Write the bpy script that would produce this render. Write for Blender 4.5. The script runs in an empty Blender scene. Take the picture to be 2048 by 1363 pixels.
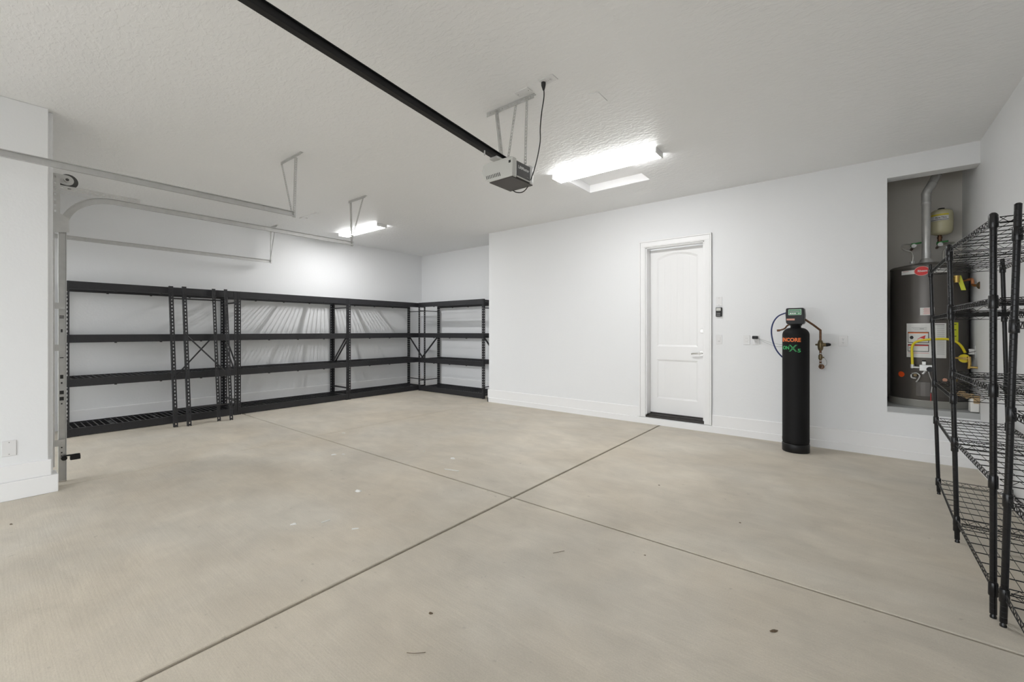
import bpy, bmesh, math, random
from mathutils import Vector, Matrix
random.seed(7)
PI = math.pi
C = bpy.context.scene.collection

# ------------------------------------------------------------ camera, world, exposure
cam_data = bpy.data.cameras.new('camera')
cam = bpy.data.objects.new('camera', cam_data); C.objects.link(cam)
cam.location = (0, 0, 1.34)
cam.rotation_euler = (math.radians(90), 0, math.radians(38.5))
cam_data.sensor_width = 36; cam_data.lens = 856 / 2048 * 36
cam_data.shift_y = -20.5 / 2048; cam_data.clip_start = 0.02
bpy.context.scene.camera = cam
DAY = 3.9            # overcast daylight added as fill, let in by unseen doorways left open for it
world = bpy.data.worlds.new('world'); bpy.context.scene.world = world
world.use_nodes = True
world.node_tree.nodes['Background'].inputs[0].default_value = (.93, .965, 1, 1)
world.node_tree.nodes['Background'].inputs[1].default_value = DAY
vs = bpy.context.scene.view_settings
vs.view_transform = 'Standard'; vs.look = 'None'; vs.gamma = 1; vs.use_curve_mapping = False
vs.exposure = 0.24
WRAP = 24.0          # strength of the LED wrap diffusers
LED1 = 100.0         # LED strip behind the diffuser, near light
LED2 = 175.0         # the same, far light

# ------------------------------------------------------------ materials
def mat(name, col, rough=.5, metal=0., spec=.5, bump=None, mottle=None, emit=None):
    m = bpy.data.materials.new(name); m.use_nodes = True
    nt = m.node_tree; b = nt.nodes['Principled BSDF']
    b.inputs['Base Color'].default_value = (*col, 1)
    b.inputs['Roughness'].default_value = rough
    b.inputs['Metallic'].default_value = metal
    b.inputs['Specular IOR Level'].default_value = spec
    tc = nt.nodes.new('ShaderNodeTexCoord')
    if mottle:
        sc, amt = mottle
        n = nt.nodes.new('ShaderNodeTexNoise'); n.inputs['Scale'].default_value = sc; n.inputs['Detail'].default_value = 5
        nt.links.new(tc.outputs['Object'], n.inputs['Vector'])
        r = nt.nodes.new('ShaderNodeMapRange'); r.inputs['From Min'].default_value = .3; r.inputs['From Max'].default_value = .7
        r.inputs['To Min'].default_value = 1 - amt; r.inputs['To Max'].default_value = 1 + amt
        nt.links.new(n.outputs['Fac'], r.inputs['Value'])
        x = nt.nodes.new('ShaderNodeVectorMath'); x.operation = 'SCALE'; x.inputs[0].default_value = col
        nt.links.new(r.outputs[0], x.inputs['Scale']); nt.links.new(x.outputs[0], b.inputs['Base Color'])
    if bump:
        sc, st, dist = bump
        n = nt.nodes.new('ShaderNodeTexNoise'); n.inputs['Scale'].default_value = sc; n.inputs['Detail'].default_value = 4
        nt.links.new(tc.outputs['Object'], n.inputs['Vector'])
        bp = nt.nodes.new('ShaderNodeBump'); bp.inputs['Strength'].default_value = st; bp.inputs['Distance'].default_value = dist
        nt.links.new(n.outputs['Fac'], bp.inputs['Height']); nt.links.new(bp.outputs[0], b.inputs['Normal'])
    if emit:
        b.inputs['Emission Color'].default_value = (1, 1, 1, 1) if len(emit) == 1 else (*emit[1], 1)
        b.inputs['Emission Strength'].default_value = emit[0]
    return m

M = {}
M['wall'] = mat('wall_paint', (.86, .87, .88), .55, bump=(45, .25, .004))
M['ceiling'] = mat('ceiling_paint', (.92, .925, .925), .5, bump=None)
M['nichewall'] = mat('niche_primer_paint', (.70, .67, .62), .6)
M['trim'] = mat('white_trim_paint', (.90, .90, .90), .35)
M['rackblack'] = mat('charcoal_powder_coat', (.020, .020, .023), .42, mottle=(60, .15))
M['wireblack'] = mat('black_epoxy_coat', (.005, .005, .006), .24, spec=.45)
M['galv'] = mat('galvanised_steel', (.56, .56, .55), .38, .55, mottle=(18, .05))
M['steel'] = mat('brushed_steel', (.55, .54, .52), .3, 1.)
M['white'] = mat('white_plastic', (.80, .80, .80), .35)
M['offwhite'] = mat('pale_grey_plastic', (.60, .60, .57), .4)
M['dgrey'] = mat('dark_grey_plastic', (.07, .07, .068), .45)
M['brown'] = mat('brown_grey_sheet', (.055, .048, .042), .5)
M['black'] = mat('black_plastic', (.007, .007, .008), .42, spec=.35)
M['cord'] = mat('black_rubber', (.015, .015, .015), .5)
M['tankblack'] = mat('black_neoprene_jacket', (.006, .006, .0065), .65, spec=.25, bump=(300, .2, .001))
M['copper'] = mat('bright_copper', (.62, .27, .13), .3, .9)
M['oldcopper'] = mat('weathered_copper', (.16, .085, .05), .4, .8, mottle=(40, .3))
M['brass'] = mat('brass', (.55, .38, .12), .3, .9)
M['bronze'] = mat('aged_bronze', (.17, .13, .07), .4, .8)
M['yellow'] = mat('yellow_coating', (.75, .62, .02), .4)
M['lime'] = mat('lime_yellow_tag', (.62, .66, .03), .5)
M['green'] = mat('green_handle', (.02, .22, .04), .45)
M['orange'] = mat('orange_print', (.85, .20, .05), .5)
M['orangedot'] = mat('orange_cap', (.80, .09, .01), .5)
M['greenprint'] = mat('green_print', (.06, .45, .14), .5)
M['heater'] = mat('heater_dark_grey_enamel', (.085, .077, .070), .30, .35)
M['heatertop'] = mat('heater_top_grey', (.12, .11, .10), .4, .3)
M['paper'] = mat('white_label_paper', (.72, .72, .70), .6)
M['ink'] = mat('grey_ink', (.28, .28, .28), .6)
M['blackink'] = mat('black_ink', (.02, .02, .02), .6)
M['red'] = mat('red_print', (.62, .03, .03), .5)
M['palered'] = mat('pale_red_print', (.65, .30, .28), .5)
M['cream'] = mat('cream_enamel', (.62, .58, .38), .35)
M['blue'] = mat('blue_tubing', (.01, .025, .12), .35)
M['lcd'] = mat('green_lcd_glass', (.05, .20, .09), .25)
M['lcdbar'] = mat('lcd_grey', (.16, .24, .19), .3)
M['palegreen'] = mat('pale_green_print', (.40, .66, .46), .4)
M['pink'] = mat('pink_sticker', (.68, .36, .26), .5)
M['ledge'] = mat('grey_ledge_paint', (.43, .44, .44), .5)
M['panmetal'] = mat('aluminium_pan', (.55, .54, .50), .35, .6)
M['threshold'] = mat('dark_bronze_threshold', (.045, .04, .037), .4, .4)
M['cardboard'] = mat('torn_brown_paper', (.50, .36, .20), .8, mottle=(30, .25))
M['debris'] = mat('white_plaster_scrap', (.80, .80, .77), .7)
M['leaf'] = mat('dry_brown_leaf', (.12, .085, .05), .8)
M['diffuser'] = mat('lit_led_diffuser', (.9, .9, .9), .5, emit=(WRAP,))
M['strip'] = mat('lit_led_strip', (.9, .9, .9), .5, emit=(LED1,))
M['strip_far'] = mat('lit_led_strip_far', (.9, .9, .9), .5, emit=(LED2,))
M['diffuser_far'] = mat('lit_led_diffuser_far', (.9, .9, .9), .5, emit=(WRAP*.5,))
M['lens'] = mat('translucent_lens', (.62, .62, .60), .35)

def ceiling_nodes(m):
    nt = m.node_tree; b = nt.nodes['Principled BSDF']
    tc = nt.nodes.new('ShaderNodeTexCoord')
    mp = nt.nodes.new('ShaderNodeMapping'); mp.inputs['Scale'].default_value = (.6, 1.15, 1)
    nt.links.new(tc.outputs['Object'], mp.inputs['Vector'])
    n = nt.nodes.new('ShaderNodeTexNoise'); n.inputs['Scale'].default_value = 30; n.inputs['Detail'].default_value = 3
    n.inputs['Distortion'].default_value = .25
    nt.links.new(mp.outputs[0], n.inputs['Vector'])
    r = nt.nodes.new('ShaderNodeMapRange'); r.interpolation_type = 'SMOOTHSTEP'
    r.inputs['From Min'].default_value = .42; r.inputs['From Max'].default_value = .62
    nt.links.new(n.outputs['Fac'], r.inputs['Value'])
    bp = nt.nodes.new('ShaderNodeBump'); bp.inputs['Strength'].default_value = .33; bp.inputs['Distance'].default_value = .004
    nt.links.new(r.outputs[0], bp.inputs['Height']); nt.links.new(bp.outputs[0], b.inputs['Normal'])
ceiling_nodes(M['ceiling'])

def floor_material():
    m = bpy.data.materials.new('broomed_concrete'); m.use_nodes = True
    nt = m.node_tree; b = nt.nodes['Principled BSDF']; N = nt.nodes.new; L = nt.links.new
    tc = N('ShaderNodeTexCoord')
    def noise(sc, det, scale=(1, 1, 1), dist=0., rough=.55):
        mp = N('ShaderNodeMapping'); mp.inputs['Scale'].default_value = scale
        L(tc.outputs['Object'], mp.inputs['Vector'])
        n = N('ShaderNodeTexNoise'); n.inputs['Scale'].default_value = sc; n.inputs['Detail'].default_value = det
        n.inputs['Distortion'].default_value = dist; n.inputs['Roughness'].default_value = rough
        L(mp.outputs[0], n.inputs['Vector']); return n.outputs['Fac']
    def rng(v, a, b_, c, d):
        r = N('ShaderNodeMapRange'); r.inputs['From Min'].default_value = a; r.inputs['From Max'].default_value = b_
        r.inputs['To Min'].default_value = c; r.inputs['To Max'].default_value = d; L(v, r.inputs['Value']); return r.outputs[0]
    def mul(a, b_):
        x = N('ShaderNodeMath'); x.operation = 'MULTIPLY'; L(a, x.inputs[0]); L(b_, x.inputs[1]); return x.outputs[0]
    big = rng(noise(.55, 4, (1, 1.4, 1), .8), .3, .7, .84, 1.08)
    mid = rng(noise(3.2, 6, (1, 1.5, 1), .5, .62), .3, .7, .91, 1.06)
    streak = rng(noise(6, 4, (.55, 9, 1), .1), .3, .7, .975, 1.022)
    fine = rng(noise(150, 3), .3, .7, .95, 1.05)
    spots = rng(noise(17, 2), .70, .78, 1., .80)
    v = mul(mul(mul(big, mid), mul(streak, fine)), spots)
    hue = rng(noise(.8, 3, (1, 1, 1), .4), .35, .65, 0, 1)
    mx = N('ShaderNodeMix'); mx.data_type = 'RGBA'
    mx.inputs['A'].default_value = (.635, .59, .51, 1); mx.inputs['B'].default_value = (.63, .565, .465, 1)
    L(hue, mx.inputs['Factor'])
    x = N('ShaderNodeVectorMath'); x.operation = 'SCALE'; L(mx.outputs['Result'], x.inputs[0]); L(v, x.inputs['Scale'])
    L(x.outputs[0], b.inputs['Base Color'])
    b.inputs['Roughness'].default_value = .62; b.inputs['Specular IOR Level'].default_value = .35
    a = N('ShaderNodeMath'); a.operation = 'ADD'; L(noise(90, 3), a.inputs[0]); L(noise(8, 3, (.5, 14, 1)), a.inputs[1])
    bp = N('ShaderNodeBump'); bp.inputs['Strength'].default_value = .25; bp.inputs['Distance'].default_value = .003
    L(a.outputs[0], bp.inputs['Height']); L(bp.outputs[0], b.inputs['Normal'])
    return m
M['floor'] = floor_material()
M['driveway'] = mat('driveway_concrete', (.42, .40, .37), .8, mottle=(3, .1))
M['joint'] = mat('joint_groove_concrete', (.27, .235, .185), .9, mottle=(25, .25))

# ------------------------------------------------------------ mesh builder
class MB:
    def __init__(s): s.v = []; s.f = []; s.sm = []
    def add(s, vs_, fs, smooth=False):
        o = len(s.v); s.v += [tuple(p) for p in vs_]
        for f in fs: s.f.append(tuple(i + o for i in f)); s.sm.append(smooth)
        return s
    def box(s, x0, x1, y0, y1, z0, z1):
        if x0 > x1: x0, x1 = x1, x0
        if y0 > y1: y0, y1 = y1, y0
        if z0 > z1: z0, z1 = z1, z0
        return s.add([(x0,y0,z0),(x1,y0,z0),(x1,y1,z0),(x0,y1,z0),(x0,y0,z1),(x1,y0,z1),(x1,y1,z1),(x0,y1,z1)],
                     [(0,3,2,1),(4,5,6,7),(0,1,5,4),(1,2,6,5),(2,3,7,6),(3,0,4,7)])
    def obox(s, c, ax, ay, az):
        c, ax, ay, az = map(Vector, (c, ax, ay, az)); vs_ = []
        for k in (-1, 1):
            for a, b in ((-1,-1),(1,-1),(1,1),(-1,1)): vs_.append(c + ax*a + ay*b + az*k)
        if ax.cross(ay).dot(az) < 0: fs = [(0,1,2,3),(4,7,6,5),(0,4,5,1),(1,5,6,2),(2,6,7,3),(3,7,4,0)]
        else: fs = [(0,3,2,1),(4,5,6,7),(0,1,5,4),(1,2,6,5),(2,3,7,6),(3,0,4,7)]
        return s.add(vs_, fs)
    def prism(s, pts, axis, a0, a1):           # pts = 2D polygon; axis = extrusion axis
        def P(u, v, w):
            return {'x': (w, u, v), 'y': (u, w, v), 'z': (u, v, w)}[axis]
        n = len(pts); vs_ = [P(u, v, a0) for u, v in pts] + [P(u, v, a1) for u, v in pts]
        fs = [tuple(range(n))[::-1], tuple(range(n, 2*n))] + [(i, (i+1) % n, (i+1) % n + n, i + n) for i in range(n)]
        return s.add(vs_, fs)
    def tube(s, pts, r, n=10, caps=True, smooth=True):
        pts = [Vector(p) for p in pts]; k = len(pts)
        rs = r if isinstance(r, (list, tuple)) else [r]*k
        t0 = (pts[1]-pts[0]).normalized()
        up = Vector((0,0,1)) if abs(t0.z) < .9 else Vector((1,0,0))
        nrm = t0.cross(up).normalized(); vs_ = []
        for i in range(k):
            t = (pts[min(i+1,k-1)] - pts[max(i-1,0)]).normalized()
            nrm = (nrm - t*nrm.dot(t)).normalized(); bi = t.cross(nrm)
            for j in range(n):
                a = 2*PI*j/n; vs_.append(pts[i] + (nrm*math.cos(a) + bi*math.sin(a))*rs[i])
        fs = [(i*n+j, i*n+(j+1) % n, (i+1)*n+(j+1) % n, (i+1)*n+j) for i in range(k-1) for j in range(n)]
        s.add(vs_, fs, smooth)
        if caps:
            s.add(vs_[:n], [tuple(range(n))[::-1]]); s.add(vs_[-n:], [tuple(range(n))])
        return s
    def cyl(s, p0, p1, r, n=16): return s.tube([p0, p1], r, n)
    def lathe(s, cx, cy, prof, n=48, smooth=True):   # prof = [(r, z)...]
        vs_ = []
        for r, z in prof:
            for j in range(n):
                a = 2*PI*j/n; vs_.append((cx + r*math.cos(a), cy + r*math.sin(a), z))
        k = len(prof)
        fs = [(i*n+j, i*n+(j+1) % n, (i+1)*n+(j+1) % n, (i+1)*n+j) for i in range(k-1) for j in range(n)]
        s.add(vs_, fs, smooth)
        if prof[0][0] > 1e-4: s.add(vs_[:n], [tuple(range(n))[::-1]])
        if prof[-1][0] > 1e-4: s.add(vs_[-n:], [tuple(range(n))])
        return s
    def perf(s, p0, p1, wdir, tdir, w, th, pitch, hw, hl):   # perforated flat strip centred on p0-p1
        p0, p1, wd, td = Vector(p0), Vector(p1), Vector(wdir).normalized(), Vector(tdir).normalized()
        d = p1 - p0; Ln = d.length; d.normalize(); rail = (w - hw)/2
        for sg in (-1, 1):
            s.obox((p0+p1)/2 + wd*sg*(hw/2 + rail/2), wd*rail/2, td*th/2, d*Ln/2)
        n = int(Ln/pitch)
        off = (Ln - n*pitch)/2
        for i in range(n+1):
            a = max(0, off + (i-1)*pitch + pitch/2 + hl/2); b_ = min(Ln, off + i*pitch + pitch/2 - hl/2)
            if i == n: b_ = Ln
            if b_ > a: s.obox(p0 + d*(a+b_)/2, wd*hw/2, td*th/2, d*(b_-a)/2)
        return s
    def cpatch(s, cx, cy, R, a0, a1, z0, z1, n=8):    # curved sticker on a cylinder, degrees
        vs_ = []
        for i in range(n+1):
            a = math.radians(a0 + (a1-a0)*i/n)
            for R_ in (R, R-.0006):
                for z in (z0, z1): vs_.append((cx+R_*math.cos(a), cy+R_*math.sin(a), z))
        fs = []
        for i in range(n):
            o = 4*i; fs += [(o, o+4, o+5, o+1), (o+1, o+5, o+7, o+3), (o+2, o+3, o+7, o+6), (o, o+2, o+6, o+4)]
        fs += [(0, 1, 3, 2), (4*n, 4*n+2, 4*n+3, 4*n+1)]
        return s.add(vs_, fs)
    def build(s, name, m, parent=None, bevel=0, seg=2):
        me = bpy.data.meshes.new(name); me.from_pydata(s.v, [], s.f); me.update()
        for p, q in zip(me.polygons, s.sm): p.use_smooth = q
        me.materials.append(M[m] if isinstance(m, str) else m)
        o = bpy.data.objects.new(name, me); C.objects.link(o)
        if parent is not None:
            o.parent = parent
            o.matrix_parent_inverse = Matrix.Translation(-parent.location) if parent.location.length else Matrix()
            if parent.parent is not None or parent.type == 'MESH': o.matrix_parent_inverse = Matrix()
        if bevel:
            b = o.modifiers.new('bevel', 'BEVEL'); b.width = bevel; b.segments = seg; b.limit_method = 'ANGLE'
        return o

def thing(name, label, cat, loc=(0, 0, 0), group=None):
    o = bpy.data.objects.new(name, None); C.objects.link(o); o.location = loc
    o.empty_display_size = .1
    o['label'] = label; o['category'] = cat
    if group: o['group'] = group
    return o
def tag(o, label, cat, group=None):
    o['label'] = label; o['category'] = cat
    if group: o['group'] = group
    return o
def struct(o, label, cat='room part'):
    o['kind'] = 'structure'; o['label'] = label; o['category'] = cat; return o

def text_mesh(body, size, extrude=.0004, bold=0.0):
    cu = bpy.data.curves.new('txt', 'FONT'); cu.body = body; cu.size = size; cu.extrude = extrude; cu.offset = bold
    cu.align_x = 'CENTER'; cu.align_y = 'CENTER'; cu.resolution_u = 3
    o = bpy.data.objects.new('txt', cu); C.objects.link(o)
    bpy.context.view_layer.update()
    me = bpy.data.meshes.new_from_object(o.evaluated_get(bpy.context.evaluated_depsgraph_get()))
    bpy.data.objects.remove(o)
    vs_ = [v.co.copy() for v in me.vertices]; fs = [tuple(p.vertices) for p in me.polygons]
    bpy.data.meshes.remove(me); return vs_, fs
def subdiv_x(vs_, fs): return vs_, fs
def cyl_text(mb, body, size, cx, cy, R, ang, z, sx=1., bold=0.):
    vs_, fs = text_mesh(body, size, .0005, bold); out = []
    for v in vs_:
        a = math.radians(ang) + v.x*sx/R; r = R + v.z
        out.append((cx + r*math.cos(a), cy + r*math.sin(a), z + v.y))
    mb.add(out, fs)
def flat_text(mb, body, size, origin, xdir, ydir, bold=0., sx=1.):
    vs_, fs = text_mesh(body, size, .0004, bold); o, X, Y = Vector(origin), Vector(xdir), Vector(ydir); Z = X.cross(Y)
    mb.add([o + X*v.x*sx + Y*v.y + Z*v.z for v in vs_], fs)
def smooth_path(pts, n=8):
    P = [Vector(p) for p in pts]; out = []
    for i in range(len(P)-1):
        p0, p1, p2, p3 = P[max(i-1,0)], P[i], P[i+1], P[min(i+2,len(P)-1)]
        for k in range(n):
            t = k/n
            out.append(.5*((2*p1) + (p2-p0)*t + (2*p0-5*p1+4*p2-p3)*t*t + (3*p1-p0-3*p2+p3)*t**3))
    out.append(P[-1]); return out

# ------------------------------------------------------------ room shell
XL, XR, YB, YN, ZC = -8.33, .97, 6.065, 6.95, 3.18
YF = -2.7
JX, JY = (-5.35, -2.14), 2.70

# floor: four-sided slabs with sunk control joints
def floor():
    slab = MB(); groove = MB()
    xs = [XL-.1, JX[0]-.005, JX[0]+.005, JX[1]-.012, JX[1]+.012, XR+.1]
    ys = [YF-.1, JY-.0085, JY+.0085, YN+.1]
    for i in range(5):
        for j in range(3):
            if i % 2 == 0 and j % 2 == 0:
                # chamfered slab edges
                x0, x1, y0, y1 = xs[i], xs[i+1], ys[j], ys[j+1]; e = .004
                slab.box(x0, x1, y0, y1, -.1, -.0045)
                slab.add([(x0,y0,-.0045),(x1,y0,-.0045),(x1,y1,-.0045),(x0,y1,-.0045),(x0+e,y0+e,0),(x1-e,y0+e,0),(x1-e,y1-e,0),(x0+e,y1-e,0)],
                         [(4,5,6,7),(0,1,5,4),(1,2,6,5),(2,3,7,6),(3,0,4,7)])
    groove.box(xs[0], xs[-1], ys[0], ys[-1], -.12, -.012)
    f = struct(slab.build('floor', 'floor'), 'beige broomed concrete garage floor slabs', 'floor')
    groove.build('control_joint', 'joint', f)
floor()

# ceiling with an opening for the attic hatch
HX0, HX1, HY0, HY1 = -2.76, -1.91, 4.52, 5.14
c_ = MB(); t_ = .25
c_.box(XL-.1, HX0, YF-.1, YN+.1, ZC, ZC+t_); c_.box(HX1, XR-.685, YF-.1, YN+.1, ZC, ZC+t_)
c_.box(XR-.685, XR+.1, YF-.1, YB+.17, ZC, ZC+t_)
c_.box(HX0, HX1, YF-.1, HY0, ZC, ZC+t_); c_.box(HX0, HX1, HY1, YN+.1, ZC, ZC+t_)
struct(c_.build('ceiling', 'ceiling'), 'white knockdown textured ceiling', 'ceiling')
h = thing('attic_hatch', 'white recessed attic access panel in the ceiling behind the bright light', 'hatch', ((HX0+HX1)/2, (HY0+HY1)/2, ZC))
MB().box(HX0+.001, HX1-.001, HY0+.001, HY1-.001, ZC+.100, ZC+.115).build('panel', 'trim', h)
q = MB(); w = .02
q.box(HX0+.001, HX0+w, HY0+.001, HY1-.001, ZC+.001, ZC+.1); q.box(HX1-w, HX1-.001, HY0+.001, HY1-.001, ZC+.001, ZC+.1)
q.box(HX0+w, HX1-w, HY0+.001, HY0+w, ZC+.001, ZC+.1); q.box(HX0+w, HX1-w, HY1-w, HY1-.001, ZC+.001, ZC+.1)
q.build('frame', 'trim', h)

# back wall with doorway and water heater niche
DX0, DX1, DZ0, DZ1 = -2.345, -1.547, .095, 2.54
NX0, NZ0, NZ1 = .29, .524, 2.965
TH = .17
WX0 = -5.38
wb = MB()
wb.box(WX0, DX0, YB, YB+TH, 0, ZC); wb.box(DX1, NX0, YB, YB+TH, 0, ZC)
wb.box(DX0, DX1, YB, YB+TH, DZ1, ZC); wb.box(DX0, DX1, YB, YB+TH, 0, DZ0)
wb.box(NX0, XR, YB, YB+TH, 0, NZ0); wb.box(NX0, XR, YB, YB+TH, NZ1, ZC)
struct(wb.build('wall_back', 'wall'), 'white painted wall holding the door and the heater niche', 'wall')
struct(MB().box(WX0, WX0+.12, YB+TH, YN, 0, ZC).build('wall_return', 'wall'), 'short white return wall beside the end shelving unit', 'wall')
struct(MB().box(XL, WX0+.12, 6.89, 7.0, 0, ZC).build('wall_alcove', 'wall'), 'white far wall behind the end shelving unit', 'wall')
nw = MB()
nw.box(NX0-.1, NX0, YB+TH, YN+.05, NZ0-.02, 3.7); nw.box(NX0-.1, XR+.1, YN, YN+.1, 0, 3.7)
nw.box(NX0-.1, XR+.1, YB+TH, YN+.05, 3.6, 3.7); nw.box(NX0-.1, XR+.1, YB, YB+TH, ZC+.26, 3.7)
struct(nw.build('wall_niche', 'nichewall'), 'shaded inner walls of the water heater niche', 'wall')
lg = MB()
lg.prism([(YB-.006, NZ0-.045), (YB-.006, NZ0+.012), (YN-.002, NZ0+.012), (YN-.002, NZ0+.001), (YB-.0005, NZ0+.001), (YB-.0005, NZ0-.045)], 'x', NX0+.001, XR-.001)
struct(lg.build('trim_niche_ledge', 'ledge'), 'grey ledge along the bottom of the heater niche', 'ledge')
struct(MB().box(XL-.15, XL, YF-.1, 7.0, 0, ZC).build('wall_left', 'wall'), 'long white wall behind the black racks', 'wall')
struct(MB().box(XR, XR+.15, YF-.1, YN+.05, 0, 3.7).build('wall_right', 'wall'), 'white wall behind the black wire shelving', 'wall')
PX = -5.22
wf = MB(); wf.box(PX-.15, PX, YF, .385, 0, ZC); wf.box(-5.42, -5.30, .2, .417, 0, ZC)
struct(wf.build('wall_pier', 'wall', bevel=.006), 'white wall end at the left edge beside the door track', 'wall')
struct(MB().box(XL, -8.1, .05, .25, 0, ZC).box(-8.1, -5.5, .05, .25, 2.45, ZC).box(-5.5, -5.42, .05, .25, 0, ZC).build('wall_front_left', 'wall'), 'front wall of the left bay with its unseen doorway left open to add daylight', 'wall')  # door omitted; unseen opening put in so daylight reaches the left wall
struct(MB().box(PX-.15, -4.55, YF-.15, YF, 0, ZC).box(.3, XR, YF-.15, YF, 0, ZC).box(-4.55, .3, YF-.15, YF, 2.45, ZC).build('wall_front', 'wall'), 'front wall of the main bay with its unseen garage doorway left open to add daylight', 'wall')  # doorway out of view, opened so added daylight brightens the main bay
struct(MB().box(-14, 10, -16, YF-.15, -.2, -.02).box(-14, PX-.15, YF-.15, .05, -.2, -.02).build('driveway', 'driveway'), 'unseen concrete driveway outside the garage doorway opened for added daylight', 'driveway')  # unseen ground plane; its bounce serves the added daylight

# two tier baseboards: curb + board with eased top
def base_run(mb, axis, a0, a1, p, sgn, hc, hb, ec=.022, eb=.012):
    # axis 'x': wall runs along x at y=p, protrudes in sgn*y
    def prof(h0, h1, e, ch): return [(p, h0), (p+sgn*e, h0), (p+sgn*e, h1-ch), (p+sgn*(e-ch), h1), (p, h1)]
    ax = 'x' if axis == 'x' else 'y'
    mb.prism(prof(.0, hc, ec, .006), ax, a0, a1); mb.prism(prof(hc, hb, eb, .008), ax, a0, a1)
def base_run_x(mb, a0, a1, p, sgn, hc, hb): base_run(mb, 'x', a0, a1, p, sgn, hc, hb)
b1 = MB(); base_run_x(b1, WX0-.022, DX0-.099, YB, -1, .088, .235); base_run_x(b1, DX1+.099, NX0+.68, YB, -1, .088, .235)
b1.prism([(YB, 0), (YB-.022, 0), (YB-.022, .082), (YB-.016, .088), (YB, .088)], 'x', DX0-.099, DX1+.099)
struct(b1.build('baseboard_back', 'trim'), 'white stepped baseboard under the door wall', 'baseboard')
b2 = MB(); base_run(b2, 'y', YF, YB, XR, -1, .088, .235)
struct(b2.build('baseboard_right', 'trim'), 'white baseboard behind the wire shelving', 'baseboard')
b3 = MB(); base_run(b3, 'y', .25, 6.89, XL, 1, .10, .25)
struct(b3.build('baseboard_left', 'trim'), 'white baseboard behind the black racks', 'baseboard')
b4 = MB(); base_run_x(b4, XL, WX0, 6.89, -1, .10, .25)
struct(b4.build('baseboard_alcove', 'trim'), 'white baseboard on the far alcove wall', 'baseboard')
b5 = MB(); b5.box(PX-.15, PX+.028, YF, .440, 0, .145); b5.box(PX-.10, PX+.012, YF, .402, .145, .275)
struct(b5.build('baseboard_pier', 'trim', bevel=.005), 'thick white stepped baseboard at the left wall end', 'baseboard')
b6 = MB(); b6.prism([(WX0, 0), (WX0-.022, 0), (WX0-.022, .088), (WX0, .088)], 'y', YB-.022, 6.86)
struct(b6.build('baseboard_return', 'trim'), 'baseboard on the short return wall', 'baseboard')

# entry door
dr = MB(); yd = 6.20
def slab_door():
    mb = MB(); x0, x1, z0, z1 = DX0+.018, DX1-.018, .150, DZ1-.022
    y0 = yd; yb = yd+.045
    # frame (stiles/rails) at front plane, panels sunk .012 with raised field
    px0, px1 = -2.232, -1.662
    pan = [(.36, .925, False), (1.115, 2.40, True)]
    mb.box(x0, px0, y0, yb, z0, z1); mb.box(px1, x1, y0, yb, z0, z1)
    mb.box(px0, px1, y0, yb, z0, pan[0][0]); mb.box(px0, px1, y0, yb, pan[0][1], pan[1][0])
    n = 14; arc = []
    for i in range(n+1):
        u = i/n; arc.append((px0 + (px1-px0)*u, 2.385 + .07*(1-(2*u-1)**2)))
    mb.prism([(px0, z1)] + arc + [(px1, z1)], 'y', y0, yb)
    # sunk field + sloping bevel
    d = .012; b = .028
    for (a, c2, arch) in pan:
        outer = [(px0, a), (px1, a)]; inner = [(px0+b, a+b), (px1-b, a+b)]
        if arch:
            outer += arc[::-1]; inner += [(px0+b + (px1-px0-2*b)*(1-i/n), z-b) for i, (x, z) in enumerate(arc[::-1])]
        else:
            outer += [(px1, c2), (px0, c2)]; inner += [(px1-b, c2-b), (px0+b, c2-b)]
        k = len(outer)
        vs_ = [(x, y0, z) for x, z in outer] + [(x, y0+d, z) for x, z in inner]
        mb.add(vs_, [(i, (i+1) % k, (i+1) % k + k, i+k) for i in range(k)])
        # beaded boards
        xa, xb = px0+b, px1-b
        nb = 6
        for j in range(nb):
            xl = xa + (xb-xa)*j/nb + (.002 if j else 0); xr = xa + (xb-xa)*(j+1)/nb
            if arch:
                def za(x): u = (x-xa)/(xb-xa); return 2.385-b + .07*(1-(2*u-1)**2)
                xm = (xl+xr)/2
                mb.prism([(xl, a+b), (xr, a+b), (xr, za(xr)), (xm, za(xm)), (xl, za(xl))], 'y', y0+d-.003, yb-.005)
            else: mb.box(xl, xr, y0+d-.003, yb-.005, a+b, c2-b)
        mb.box(px0, px1, y0+d-.0014, yb-.004, a, c2)
    return mb
door = slab_door().build('door_1', 'trim'); struct(door, 'closed white two panel door with arched beadboard top panel', 'door')
lv = MB(); lv.tube([(-1.612, yd-.001, 1.03), (-1.612, yd-.012, 1.03)], .033, 24); lv.tube([(-1.612, yd-.012, 1.03), (-1.612, yd-.05, 1.03)], .011, 12)
lo = lv.build('door_rosette', 'steel', door)
lh = MB(); lh.tube(smooth_path([(-1.612, yd-.05, 1.03), (-1.65, yd-.055, 1.032), (-1.72, yd-.05, 1.026), (-1.735, yd-.044, 1.022)]), [.011]*13+[.010]*12, 12)
lhh = lh.build('lever_handle', 'steel', door)
db = MB(); db.tube([(-1.605, yd-.001, 1.335), (-1.605, yd-.016, 1.335)], [.029, .025], 24); db.tube([(-1.605, yd-.016, 1.335), (-1.605, yd-.022, 1.335)], .014, 16)
db.build('deadbolt', 'steel', door)
th_ = MB(); th_.box(DX0+.001, DX1-.001, YB-.012, yd+.06, DZ0+.001, .118); th_.box(DX0+.001, DX1-.001, YB+.05, yd+.05, .118, .134); th_.box(DX0+.02, DX1-.02, yd-.006, yd+.03, .134, .152)
struct(th_.build('trim_threshold', 'threshold'), 'dark bronze threshold under the white door', 'threshold')
jb = MB()
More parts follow.
